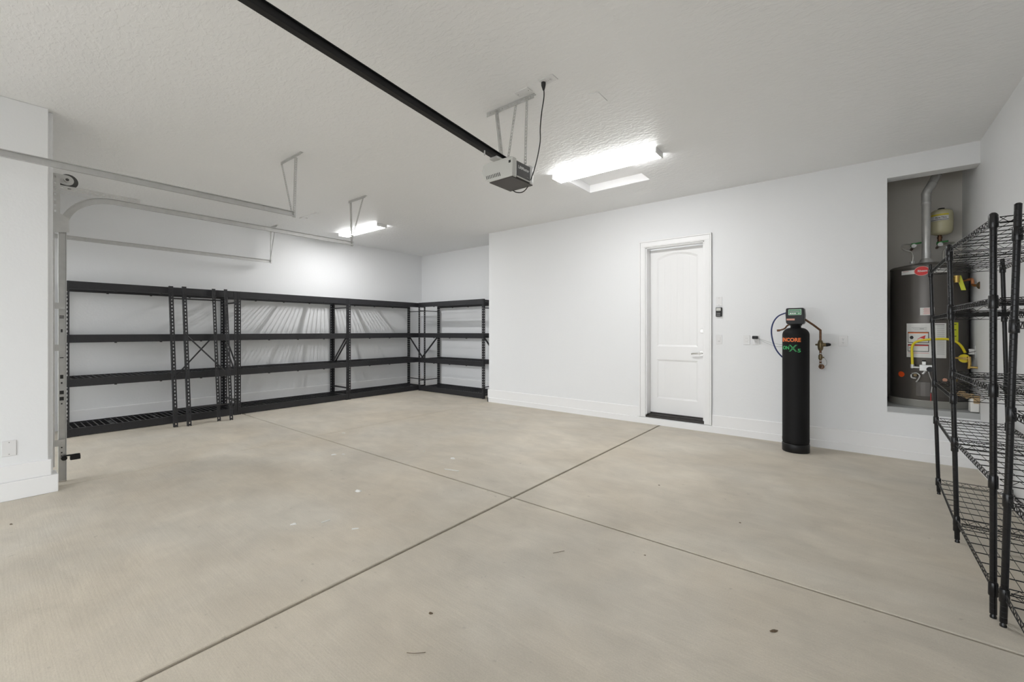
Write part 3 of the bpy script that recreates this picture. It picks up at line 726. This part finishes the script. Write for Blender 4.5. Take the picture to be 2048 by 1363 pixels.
def ang(a): return a
s1 = P(HR+.0014, -137, -62, 1.943, 1.985, 'paper', 'brand_sticker', hb)
P(HR+.002, -134, -124, 1.974, 1.978, 'palered', 'print', s1)
mb = MB(); pts = []
for k in range(32):
    a = 2*PI*k/32; pts.append((a, .055*math.cos(a), .042*math.sin(a)))
def disc(mb, ac, zc, rx, rz, R_, n=32):
    vs_ = [(HXc + R_*math.cos(math.radians(ac)), HYc + R_*math.sin(math.radians(ac)), zc)]
    for k in range(n):
        a = 2*PI*k/n; b = math.radians(ac) + rx*math.cos(a)/R_
        vs_.append((HXc + R_*math.cos(b), HYc + R_*math.sin(b), zc + rz*math.sin(a)))
    mb.add(vs_, [(0, 1+k, 1+(k+1) % n) for k in range(n)])
disc(mb, -104, 1.968, .062, .050, HR+.003); mb.build('emblem_rim', 'palered', s1)
mb = MB(); disc(mb, -104, 1.968, .056, .045, HR+.0036); em = mb.build('emblem', 'red', s1)
mb = MB(); cyl_text(mb, 'Rheem', .030, HXc, HYc, HR+.0042, -103, 1.968, .9, .0006); mb.build('emblem_lettering', 'paper', em)
s2 = P(HR+.0014, -106.5, -86.5, 1.503, 1.582, 'paper', 'small_sticker', hb)
for k in range(6): P(HR+.002, -102+(k % 2), -89, 1.513+k*.0115, 1.518+k*.0115, 'palered', 'print', s2)
s3 = P(HR+.0014, -127.5, -69.5, 1.058, 1.418, 'paper', 'instruction_label', hb)
for a0, a1, z0, z1 in ((-125.5, -94, 1.212, 1.328), (-125.5, -94, 1.120, 1.196)):
    bx_ = P(HR+.0020, a0, a1, z0, z1, 'blackink', 'warning_box', s3); P(HR+.0026, a0+1, a1-1, z0+.006, z1-.006, 'paper', 'warning_field', bx_)
    P(HR+.0030, a0+1, a1-1, z1-.016, z1-.006, 'red' if z0 < 1.2 else 'orange', 'warning_bar', bx_)
mb = MB(); disc(mb, -119, 1.268, .017, .019, HR+.0032, 8); mb.build('pictogram', 'blackink', s3)
mb = MB()
def cpoly(mb, pts_, R_):
    vs_ = [(HXc + R_*math.cos(math.radians(a)), HYc + R_*math.sin(math.radians(a)), z) for a, z in pts_]
    mb.add(vs_, [tuple(range(len(vs_)))])
cpoly(mb, [(-111, 1.248), (-99.5, 1.250), (-99.5, 1.270), (-98.5, 1.294), (-102, 1.284), (-106, 1.272)], HR+.0032); mb.build('pictogram', 'red', s3)
P(HR+.0030, -123, -120, 1.155, 1.160, 'blackink', 'print', s3)
P(HR+.0026, -124.5, -94, 1.103, 1.108, 'palered', 'print', s3)
mb = MB()
for k in range(3): mb.cpatch(HXc, HYc, HR+.0022, -119+2*k, -97, 1.372-k*.012, 1.3745-k*.012)
for k in range(15):
    if k in (6,): continue
    mb.cpatch(HXc, HYc, HR+.0022, -83, -72, 1.385-k*.0205, 1.389-k*.0205)
    mb.cpatch(HXc, HYc, HR+.0022, -88, -85, 1.385-k*.0205, 1.388-k*.0205)
mb.cpatch(HXc, HYc, HR+.0022, -110, -98, 1.142, 1.144); mb.cpatch(HXc, HYc, HR+.0022, -110, -98, 1.15, 1.152); mb.cpatch(HXc, HYc, HR+.0022, -110, -98, 1.158, 1.160)
mb.build('print', 'ink', s3)
P(HR+.0024, -90, -72, 1.400, 1.405, 'blackink', 'heading_bar', s3); P(HR+.0024, -107, -101, 1.358, 1.362, 'blackink', 'heading_bar', s3)
s4 = P(HR+.0014, -61, -49, 1.235, 1.425, 'lime', 'energy_sticker', hb)
for z in (1.405, 1.350, 1.285): P(HR+.002, -58, -53, z-.004, z+.003, 'blackink', 'print', s4)
mb = MB(); disc(mb, -137.5, .868, .034, .030, HR+.002, 24); mb.build('orange_cap', 'orangedot', hb)
def rp(a, r, z): a = math.radians(a); return Vector((HXc + r*math.cos(a), HYc + r*math.sin(a), z))
# gas control valve on the heater
mb = MB(); a = -97
c0 = rp(a, HR+.03, .955); rd = (rp(a, 1, 0)-rp(a, 0, 0)).normalized(); td = Vector((-rd.y, rd.x, 0))
mb.obox(c0, td*.055, rd*.032, Vector((0, 0, .032))); mb.obox(c0 + Vector((0, 0, .045)) - td*.02, td*.016, rd*.018, Vector((0, 0, .02)))
mb.tube([c0 - td*.05, c0 - td*.105], .012, 10); mb.tube([c0 - td*.01 - Vector((0,0,.03)), c0 - td*.03 - Vector((0, 0, .065))], .013, 10)
gv = mb.build('gas_control_valve', 'galv', wh, bevel=.006)
MB().tube([c0 + rd*.032 + td*.025 - Vector((0,0,.012)), c0 + rd*.05 + td*.025 - Vector((0,0,.012))], .026, 20).build('control_knob', 'black', gv)
MB().tube([c0 - td*.02 + Vector((0,0,.06)), c0 - td*.02 + Vector((0, 0, .075))], .013, 12).build('cap', 'black', gv)
mb = MB(); q0 = rp(-112, HR+.02, .86)
mb.tube(smooth_path([rp(-117, HR+.02, .885), rp(-110, HR+.03, .895), rp(-106, HR+.03, .87), rp(-108, HR+.025, .83), rp(-111, HR+.02, .80)]), .007, 8)
mb.tube(smooth_path([rp(-118, HR+.02, .875), rp(-117, HR+.03, .845), rp(-111, HR+.03, .838)]), .007, 8); mb.build('thermocouple_lines', 'galv', wh)
mb = MB(); mb.tube([rp(-112, HR, .872), rp(-112, HR+.03, .872)], .014, 12); mb.build('drain_cock', 'bronze', wh)
mb = MB(); mb.tube(smooth_path([rp(-95, HR+.03, .93), rp(-93, HR+.03, .87), rp(-90, HR+.012, .80), rp(-91, HR+.01, .70)]), .004, 8); mb.build('igniter_wire', 'galv', wh)
MB().cpatch(HXc, HYc, HR+.004, -112, -60, .655, .80).build('access_cover', 'heater', wh)
MB().cpatch(HXc, HYc, HR+.005, -92, -91, .60, .69, 2).build('warning_tag', 'red', wh)
MB().tube([rp(-72, HR, .835), rp(-72, HR+.012, .835)], .018, 16).build('sight_cap', 'pink', wh)
MB().tube([rp(-58, HR, .835), rp(-58, HR+.03, .835)], .018, 16).build('drain_fitting', 'bronze', wh)
# vent
vp = thing('vent_pipe', 'galvanised vent pipe rising from the heater top with a slanted elbow', 'vent pipe', (HXc-.02, HYc, zt_))
vx, vy = .632, 6.49
mb = MB(); mb.lathe(vx, vy, [(.066, 2.0815), (.066, 2.087), (.050, 2.10), (.050, 2.115), (.037, 2.128)], 32); mb.build('draft_hood', 'galv', vp)
mb = MB(); mb.lathe(vx, vy, [(.0365, 2.12), (.0365, 2.72), (.040, 2.722), (.040, 2.745), (.038, 2.75), (.041, 2.79), (.039, 2.80), (.041, 2.83)], 32); mb.build('straight_pipe', 'galv', vp)
mb = MB(); mb.tube([(vx, vy, 2.80), (vx, vy, 2.84), (vx+.012, vy, 2.875), (vx+.03, vy, 2.905), (vx+.05, vy+.01, 2.95), (vx+.075, vy+.01, 3.01), (vx+.11, vy+.02, 3.10), (vx+.13, vy+.02, 3.22), (vx+.13, vy+.02, 3.59)],
                   [.040, .041, .039, .040, .038, .040, .038, .040, .038], 24); mb.build('elbow_pipe', 'galv', vp)
mb = MB()
for p_, d_ in (((vx+.052, vy+.01, 2.955), (.45, 0, .9)), ((vx, vy, 2.835), (.1, 0, 1)), ((vx+.085, vy+.01, 3.03), (.45, 0, .9))):
    p_ = Vector(p_); d_ = Vector(d_).normalized(); mb.tube([p_-d_*.003, p_+d_*.003], .0425, 24)
mb.build('joint_ring', 'steel', vp)
# expansion tank
ex, ey = .775, 6.72
et = thing('expansion_tank', 'cream expansion tank mounted high behind the vent pipe', 'expansion tank', (ex, ey, 2.4))
mb = MB(); mb.lathe(ex, ey, [(0, 2.405), (.05, 2.408), (.085, 2.425), (.096, 2.455), (.097, 2.54), (.0985, 2.545), (.097, 2.55), (.097, 2.63), (.09, 2.665), (.06, 2.685), (0, 2.690)], 48); sh = mb.build('tank', 'cream', et)
MB().lathe(ex, ey, [(.03, 2.685), (.028, 2.703), (0, 2.706)], 24).build('cap', 'black', et)
MB().cpatch(ex, ey, .0985, -160, -60, 2.555, 2.605).build('label', 'paper', sh)
MB().cpatch(ex, ey, .0985, -160, -60, 2.612, 2.626).build('yellow_band', 'yellow', sh)
MB().cpatch(ex, ey, .0992, -160, -60, 2.562, 2.567).build('black_band', 'blackink', sh)
mb = MB(); cyl_text(mb, 'Flow Thru', .024, ex, ey, .0990, -98, 2.586, .9, .0004); mb.build('lettering', 'blackink', sh)
mb = MB(); mb.tube([(ex-.012, ey, 2.41), (ex-.012, ey, 2.385)], .017, 12); mb.tube([(ex-.012, ey, 2.385), (ex-.012, ey, 2.36), (ex-.012, ey, 2.32)], [.024, .018, .02], 12); mb.build('fitting', 'oldcopper', et)
def water_line(name_l, pts, lab):
    t = thing('flexible_water_line', lab, 'water line', tuple(pts[0]))
    MB().tube(smooth_path(pts), .0085, 10).build('braided_hose', 'steelbraid' if False else 'panmetal', t)
    MB().tube([Vector(pts[0])+Vector((0,0,-.008)), Vector(pts[0])+Vector((0,0,.016))], .020, 12).build('nut', 'galv', t)
water_line('', [(.515, 6.42, 2.085), (.520, 6.42, 2.16), (.505, 6.44, 2.21), (.452, 6.46, 2.24), (.432, 6.5, 2.28), (.455, 6.55, 2.313), (.505, 6.6, 2.318), (.535, 6.66, 2.312)], 'curled water line on the left of the heater top')
water_line('', [(.77, 6.50, 2.075), (.765, 6.52, 2.16), (.78, 6.56, 2.22), (.84, 6.6, 2.27), (.87, 6.66, 2.30), (.82, 6.72, 2.31), (.77, 6.74, 2.31)], 'curled water line on the right of the heater top')
def shutoff(x, y, z, lab):
    t = thing('shutoff_valve', lab, 'valve', (x, y, z))
    MB().tube([(x, y-.035, z), (x, y+.03, z)], .022, 14).build('valve_body', 'galv', t)
    MB().tube([(x, y+.03, z), (x, YN-.001, z)], .013, 12).build('stub_pipe', 'oldcopper', t)
    mb = MB(); mb.obox((x+.02, y-.01, z+.028), (.045, 0, .004), (0, .012, 0), (0, 0, .008)); mb.obox((x-.02, y-.01, z+.015), (.008, 0, 0), (0, .012, 0), (0, 0, .016)); mb.build('handle', 'green', t, bevel=.003)
shutoff(.545, 6.66, 2.30, 'water shutoff valve with green handle, left of the vent pipe')
shutoff(.765, 6.72, 2.30, 'water shutoff valve with green handle, under the cream tank')
# relief pipe with brass valve
rl = thing('relief_pipe', 'bright copper relief pipe from heater to the right wall', 'pipe', (.9, 6.3, 1.8))
mb = MB(); mb.tube(smooth_path([(.845, 6.30, 1.842), (.885, 6.28, 1.848), (.925, 6.25, 1.856)], 4), .009, 12)
mb.tube(smooth_path([(.915, 6.255, 1.855), (.936, 6.235, 1.857), (.940, 6.22, 1.838), (.940, 6.20, 1.80), (.946, 6.14, 1.787), (.969, 6.09, 1.782)], 6), .013, 12); mb.build('pipe', 'copper', rl)
mb = MB(); mb.tube([(.952, 6.105, 1.784), (.968, 6.09, 1.782)], [.012, .036], 16); mb.build('escutcheon', 'bronze', rl)
mb = MB(); mb.tube([rp(-57, HR-.01, 1.868), rp(-57, HR+.035, 1.868)], .018, 12); mb.tube([rp(-57, HR+.03, 1.885), rp(-57, HR+.03, 1.83)], .020, 12); mb.tube([rp(-57, HR+.03, 1.885), rp(-57, HR+.03, 1.90)], .026, 6); mb.build('relief_valve', 'brass', rl)
mb = MB(); mb.obox((.862, 6.225, 1.825), (.016, -.004, 0), (.001, .001, .0002), (.018, 0, -.075)); mb.build('tag', 'lime', rl)
# yellow gas hose
gh = thing('gas_hose', 'yellow flexible gas hose looping across the heater label', 'gas hose', (.5, 6.15, 1.0))
gp = [rp(-115.5, HR+.035, .985), rp(-116, HR+.035, 1.09), rp(-116, HR+.035, 1.165), rp(-112, HR+.037, 1.215), rp(-103, HR+.04, 1.240), rp(-90, HR+.045, 1.252), rp(-74, HR+.048, 1.256), rp(-62, HR+.048, 1.235), rp(-53, HR+.05, 1.185), rp(-46, HR+.05, 1.115)]
mb = MB(); mb.tube(smooth_path(gp, 7), .0115, 12); mb.build('hose', 'yellow', gh)
MB().tube([rp(-115.5, HR+.035, .945), rp(-115.5, HR+.035, .985)], .017, 8).build('nut', 'galv', gh)
gs = thing('gas_valve', 'yellow tagged brass gas shutoff valve at the right of the heater', 'valve', (.88, 6.2, 1.06))
mb = MB(); c1 = Vector((.878, 6.19, 1.062)); mb.tube([c1+Vector((0, .006, 0)), c1-Vector((0, .004, 0))], .042, 20); mb.build('tag', 'yellow', gs)
mb = MB(); mb.tube([c1+Vector((-.085, -.02, .004)), c1+Vector((-.05, -.02, .004)), c1+Vector((.03, -.02, .0))], [.005, .010, .010], 10); mb.tube([c1+Vector((.03, -.02, .02)), c1+Vector((.035, -.015, -.05)), c1+Vector((.03, -.01, -.10))], [.014, .014, .012], 10); mb.tube([c1+Vector((0, -.016, 0)), c1+Vector((0, -.028, 0))], .016, 10)
mb.tube([c1+Vector((.03, -.01, -.085)), Vector((XR-.002, 6.17, .975))], .011, 10); mb.build('valve_body', 'brass', gs)
mb = MB(); mb.tube(smooth_path([c1+Vector((-.04, -.01, .03)), c1+Vector((0, -.015, .052)), c1+Vector((.04, -.01, .062)), c1+Vector((.08, 0, .075))]), .003, 6); mb.build('tag_tie', 'black', gs)
hx = thing('wall_outlet', 'white outlet with a white plug, on the right wall beside the heater', 'outlet', (XR, 6.32, 1.127))
MB().box(XR-.006, XR-.001, 6.27, 6.37, 1.065, 1.19).build('cover_plate', 'white', hx, bevel=.002)
MB().box(XR-.045, XR-.006, 6.28, 6.33, 1.10, 1.155).build('plug', 'white', hx, bevel=.004)
mb = MB(); mb.tube([(XR-.046, 6.30, 1.13), (XR-.052, 6.30, 1.13)], .012, 14); mb.build('plug_cap', 'black', hx)
cb = thing('torn_paper_wrap', 'torn brown paper and white foam at the right foot of the heater', 'packing scrap', (.9, 6.2, .58))
rr = random.Random(3)
pts = []; mb = MB(); nx, ny = 14, 6; g_ = []
for i in range(nx):
    for j in range(ny):
        g_.append((.835 + .125*i/(nx-1), 6.10 + .09*j/(ny-1) + rr.uniform(-.004, .004), .725 - .035*i/(nx-1) + .018*math.sin(i*.9+j) + rr.uniform(-.006, .006)))
mb.add(g_, [(i*ny+j, (i+1)*ny+j, (i+1)*ny+j+1, i*ny+j+1) for i in range(nx-1) for j in range(ny-1)])
o_ = mb.build('torn_paper', 'cardboard', cb); sm_ = o_.modifiers.new('thickness', 'SOLIDIFY'); sm_.thickness = .022
MB().box(.905, .966, 6.08, 6.18, zp+.002-.014, .675).build('foam_block', 'debris', cb, bevel=.006)
MB().box(.925, .968, 6.074, 6.10, .63, .71).build('brown_block', 'cardboard', cb, bevel=.004)

# ------------------------------------------------------------ black wire shelving
def wire_post(mb, x0, y0, x1, y1, H, r=.0127):
    n = int(H/.0254); pts = []; rs = []
    for i in range(n+1):
        z = .02 + (H-.02)*i/n; u = z/H
        for dz, rr_ in ((-.0014, r), (0, r-.0006), (.0014, r)):
            zz = min(max(z+dz, .018), H); uu = zz/H
            pts.append((x0+(x1-x0)*uu, y0+(y1-y0)*uu, zz)); rs.append(rr_)
    p2 = [pts[0]]; r2 = [rs[0]]
    for p_, q_ in zip(pts[1:], rs[1:]):
        if p_[2] - p2[-1][2] > 1e-4: p2.append(p_); r2.append(q_)
    mb.tube(p2, r2, 32, smooth=False)
    mb.tube([(x0, y0, 0), (x0, y0, .008), (x0, y0, .022)], [.012, .012, .006], 12)
    mb.tube([p2[-1], (p2[-1][0], p2[-1][1], p2[-1][2]+.006)], [r+.001, r*.6], 14)
def truss(mb, a, b, h=.028, r=.0022, pitch=.05):
    a, b = Vector(a), Vector(b); L0 = (b-a).length; n = max(2, int(L0/pitch))
    mb.tube([a, b], r*1.15, 6); mb.tube([a-Vector((0,0,h)), b-Vector((0,0,h))], r*1.15, 6)
    pts = [a + (b-a)*(i/(2*n)) - Vector((0, 0, h if i % 2 else 0)) for i in range(2*n+1)]
    mb.tube(pts, r*.8, 5)
def wire_shelf(t, cs, nx=8, step=.118):
    # cs: four corner points (front y0, front y1, back y1, back y0)
    f0, f1, b1_, b0 = [Vector(c) for c in cs]
    mb = MB(); e = .02
    def ins(p, q): return p + (q-p).normalized()*e
    truss(mb, ins(f0, f1), ins(f1, f0)); truss(mb, ins(b0, b1_), ins(b1_, b0)); truss(mb, ins(f0, b0), ins(b0, f0), pitch=.06); truss(mb, ins(f1, b1_), ins(b1_, f1), pitch=.06)
    for i in range(1, nx+1):
        u = i/(nx+1); p0 = f0.lerp(b0, u); p1 = f1.lerp(b1_, u); up_ = Vector((0, 0, .0015)); mb.tube([p0+up_, p1+up_], .0016, 5)
    L0 = (f1-f0).length; n = int(L0/step)
    for i in range(1, n):
        u = i/n; mb.tube([f0.lerp(f1, u)-Vector((0,0,.0025)), b0.lerp(b1_, u)-Vector((0,0,.0025))], .0028, 6)
    u = .5
    s_ = mb.build('wire_shelf', 'wireblack', t)
    for c in (f0, f1, b1_, b0):
        MB().tube([c-Vector((0,0,.048)), c-Vector((0,0,.044)), c+Vector((0,0,.010)), c+Vector((0,0,.014))], [.0165, .0176, .0168, .0150], 18).build('corner_collar', 'wireblack', s_)
    return s_
H_ = 1.885
# bottoms and tops of the uprights
A = dict(f1=((.555, 4.93), (.505, 4.93)), f2=((.520, 3.88), (.484, 3.88)), f3=((.515, 2.965), (.515, 2.965)),
         b1=((.945, 4.93), (.898, 4.90)), b2=((.930, 3.88), (.894, 3.88)), b3=((.925, 2.965), (.925, 2.965)))
def at(k, z): (x0, y0), (x1, y1) = A[k]; u = z/H_; return (x0+(x1-x0)*u, y0+(y1-y0)*u, z)
ua = thing('wire_shelving', 'black wire shelving with two bays along the right wall, nearer the heater niche', 'wire shelving', (.72, 3.95, 0), 'black wire shelving by the right wall')
for k in A: mb = MB(); (x0, y0), (x1, y1) = A[k]; wire_post(mb, x0, y0, x1, y1, H_); mb.build('post', 'wireblack', ua)
for z in (1.832, 1.457, .925, .622, .118): wire_shelf(ua, (at('f2', z), at('f1', z), at('b1', z), at('b2', z)))
for z in (1.868, 1.492, 1.080, .652, .152): wire_shelf(ua, (at('f3', z-.0), at('f2', z-.0), at('b2', z), at('b3', z)))
Bp = dict(f4=((.535, 2.905), (.580, 2.905)), f5=((.535, 1.99), (.570, 1.99)), b4=((.930, 2.905), (.945, 2.905)), b5=((.930, 1.99), (.945, 1.99)))
A.update(Bp)
ub = thing('wire_shelving', 'black wire shelving cut off by the right edge of the photo', 'wire shelving', (.72, 2.45, 0), 'black wire shelving by the right wall')
for k in Bp: mb = MB(); (x0, y0), (x1, y1) = A[k]; wire_post(mb, x0, y0, x1, y1, H_+.02); mb.build('post', 'wireblack', ub)
for z in (1.79, 1.378, .982, .592, .158): wire_shelf(ub, (at('f5', z), at('f4', z), at('b4', z), at('b5', z)))

# ------------------------------------------------------------ floor litter
def chip(x, y, sx, sy, hgt, rz, m, name, label, cat, seed):
    sx, sy, hgt = sx*1.25, sy*1.35, hgt*1.5
    r_ = random.Random(seed); n = 8; vs_ = [(0, 0, hgt)]
    c, s = math.cos(rz), math.sin(rz)
    for ring, k in ((.6, hgt*.8), (1, .001)):
        for i in range(n):
            a = 2*PI*i/n; q_ = ring*(1+r_.uniform(-.3, .3)); u, v = sx*q_*math.cos(a), sy*q_*math.sin(a)
            vs_.append((u*c - v*s, u*s + v*c, k*(1+r_.uniform(-.4, .3))))
    fs = [(0, 1+i, 1+(i+1) % n) for i in range(n)] + [(1+i, 1+n+i, 1+n+(i+1) % n, 1+(i+1) % n) for i in range(n)]
    fs.append(tuple(range(1+n, 1+2*n))[::-1])
    o = MB().add([(x+a, y+b, c2) for a, b, c2 in vs_], fs).build(name, m)
    tag(o, label, cat, 'scraps on the concrete floor')
W_ = 'debris'
chip(-3.227, 1.994, .026, .014, .010, .6, W_, 'plaster_scrap', 'largest white scrap on the floor, left of the joint crossing', 'scrap', 1)
chip(-3.28, 3.123, .022, .014, .009, .2, W_, 'plaster_scrap', 'white curled scrap on the floor above the thin white strip', 'scrap', 2)
chip(-4.389, 2.422, .024, .014, .006, 1., W_, 'plaster_scrap', 'white scrap just below the long joint, left of its tiny neighbour', 'scrap', 3)
chip(-4.324, 2.498, .014, .008, .004, .3, W_, 'plaster_scrap', 'tiny white scrap just below the long joint, right of a bigger one', 'scrap', 4)
chip(-3.026, 1.377, .018, .008, .006, 1.2, W_, 'plaster_scrap', 'small white scrap, farthest left of the lower litter', 'scrap', 5)
chip(-2.635, 1.607, .022, .008, .001, .9, W_, 'plaster_dust', 'flat smear of white dust left of the diagonal joint', 'scrap', 6)
chip(-5.221, 3.016, .025, .010, .003, .4, W_, 'plaster_scrap', 'flat white scrap beyond the joints toward the racks', 'scrap', 7)
chip(-3.725, 3.118, .009, .007, .004, .4, W_, 'plaster_scrap', 'tiny white crumb beyond the long joint, left of the curled scrap', 'scrap', 8)
o = MB().obox((-3.014, 2.857, .003), (.078, .022, 0), (-.0015, .005, 0), (0, 0, .002)).build('wood_strip', 'debris'); tag(o, 'thin pale strip lying on the floor beyond the long joint', 'scrap')
o = MB().obox((-2.897, 1.54, .003), (.002, .030, 0), (-.004, 0, 0), (0, 0, .002)).build('wood_strip', 'debris'); tag(o, 'short pale splinter on the floor right of the small white scrap', 'scrap')
chip(-.276, 2.22, .016, .007, .004, .9, 'leaf', 'dry_leaf', 'dark dry leaf on the floor near the lower right joint', 'leaf', 11)
chip(-1.564, 1.35, .012, .006, .003, .2, 'leaf', 'dry_leaf', 'small dark leaf on the floor at bottom centre', 'leaf', 12)
chip(-.969, 2.493, .006, .003, .003, .2, 'leaf', 'dry_leaf', 'speck of leaf just below the long joint, right of centre', 'leaf', 13)
chip(-1.313, 3.699, .008, .004, .003, .2, 'leaf', 'dry_leaf', 'speck of leaf on the slab in front of the door', 'leaf', 14)
chip(-4.56, .16, .010, .005, .003, .2, 'leaf', 'dry_leaf', 'small dark leaf on the floor at the left edge', 'leaf', 15)
chip(-.614, 3.328, .007, .004, .003, .2, 'leaf', 'dry_leaf', 'speck of leaf on the slab below the black tank', 'leaf', 16)
o = MB(); o.tube(smooth_path([(-1.45, 1.12, .003), (-1.42, 1.135, .005), (-1.39, 1.17, .003)]), .0012, 6); o = o.build('twig', 'leaf'); tag(o, 'thin dark twig on the floor at bottom centre', 'twig')
o = MB(); o.tube(smooth_path([(-1.41, 2.17, .003), (-1.39, 2.2, .004), (-1.37, 2.235, .003)]), .0012, 6); o = o.build('twig', 'leaf'); tag(o, 'tiny dark twig on the slab below the joint crossing', 'twig')
bpy.context.view_layer.update()
